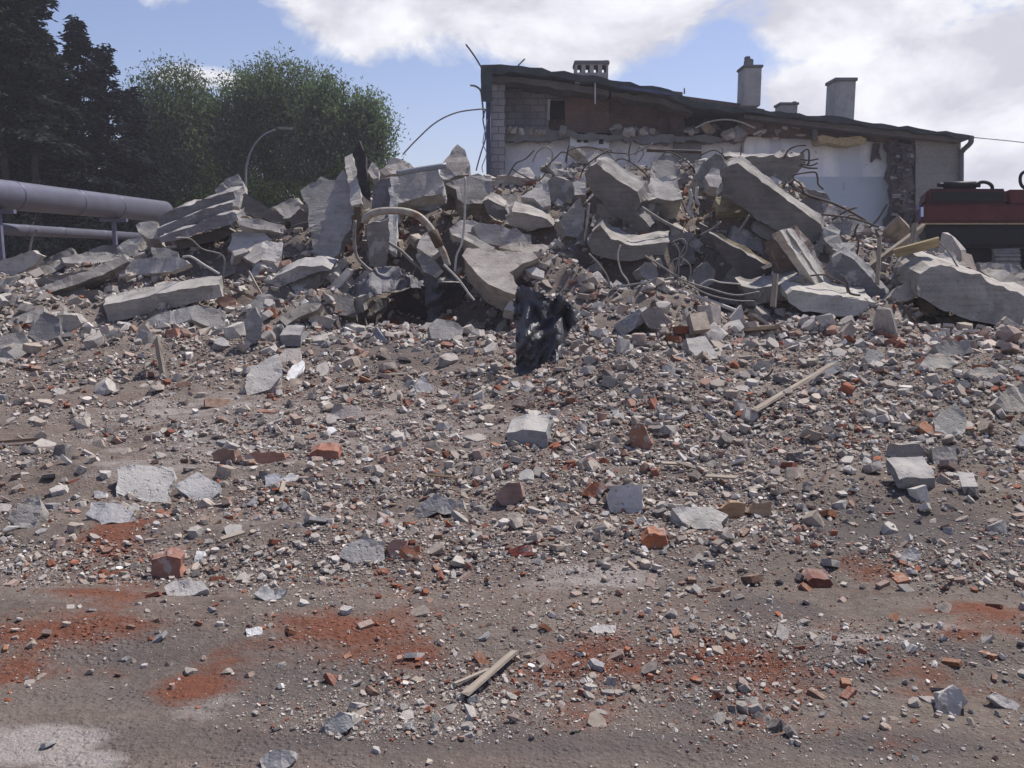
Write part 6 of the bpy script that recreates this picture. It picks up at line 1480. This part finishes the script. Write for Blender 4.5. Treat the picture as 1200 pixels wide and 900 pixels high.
epart('boom', [(1300, 262), (1330, 180), (1420, 60), (1500, 20), (1508, 32), (1435, 75), (1352, 190), (1330, 268)], .55, M['red'], 1.4, bev=.05)
epart('stick', [(1490, 15), (1512, 15), (1560, 190), (1545, 200)], .4, M['red'], 1.47, bev=.04)
epart('bucket', [(1535, 195), (1570, 190), (1590, 230), (1570, 262), (1525, 255), (1548, 232)], 1.1, M['track'], 1.15, bev=.03)
# sticker at the tail corner: white plate with a blue mark
st = epart('sticker', [(1077.4, 243), (1082.3, 242.4), (1082.3, 254), (1077.4, 254)], .03, M['sticker'], -.055, bev=0)
epart('sticker_stripe', [(1077.4, 240), (1079.0, 240), (1079.0, 258), (1077.4, 258)], .03, M['blue_sticker'], -.062, st, bev=0)
epart('undercarriage', [(1130, 291), (1290, 291), (1290, 316), (1130, 316)], 2.2, M['black'], .3, bev=.05)
def track(pxa, pxb):
    a, b = E(pxa, 294, -.5), E(pxb, 294, -.5); top, bot = a.z, -.06
    hgt_ = top - bot; r = hgt_ / 2; L = 4.2; w = b.x - a.x; prof = []
    for k in range(13): t = math.pi / 2 + math.pi * k / 12; prof.append((r + r * math.cos(t), bot + r + r * math.sin(t)))
    for k in range(13): t = -math.pi / 2 + math.pi * k / 12; prof.append((L - r + r * math.cos(t), bot + r + r * math.sin(t)))
    bm = bmesh.new(); A_ = [bm.verts.new((a.x, a.y + y, z)) for y, z in prof]; B_ = [bm.verts.new((b.x, a.y + y, z)) for y, z in prof]; n = len(prof)
    bm.faces.new(A_); bm.faces.new(list(reversed(B_)))
    for i in range(n): bm.faces.new((A_[(i + 1) % n], A_[i], B_[i], B_[(i + 1) % n]))
    bmesh.ops.recalc_face_normals(bm, faces=bm.faces[:])
    me = bpy.data.meshes.new('track'); bm.to_mesh(me); bm.free(); t_ = link('track', me, M['track'], ex)
    m = MB(); per = []
    for i in range(n):
        y0, z0 = prof[i]; y1, z1 = prof[(i + 1) % n]; d = math.hypot(y1 - y0, z1 - z0); k = max(1, round(d / .17))
        for j in range(k):
            f = j / k; yy, zz = y0 + (y1 - y0) * f, z0 + (z1 - z0) * f; an = math.atan2(z1 - z0, y1 - y0)
            m.box(((a.x + b.x) / 2, a.y + yy, zz), (w + .03, .035, .11), Matrix.Rotation(an, 3, 'X'))
    m.build('grousers', M['track'], t_)
track(1168, 1197); track(1285, 1314)

# ------------------------------------------------------------------ thin summer haze and dust in the air over the site
m = MB(); m.box((0, 420, 14.5), (1450, 1240, 33)); hz = m.build('haze', None)
hm, N = new_mat('haze'); pv = N.n('ShaderNodeVolumePrincipled'); pv.inputs['Color'].default_value = (.80, .80, .90, 1); pv.inputs['Density'].default_value = .0010; pv.inputs['Anisotropy'].default_value = .2
o_ = N.n('ShaderNodeOutputMaterial'); N.t.links.new(pv.outputs[0], o_.inputs['Volume']); hz.data.materials.append(hm)
tag(hz, 'thin bluish summer haze hanging over the whole demolition site', 'haze', kind='stuff')
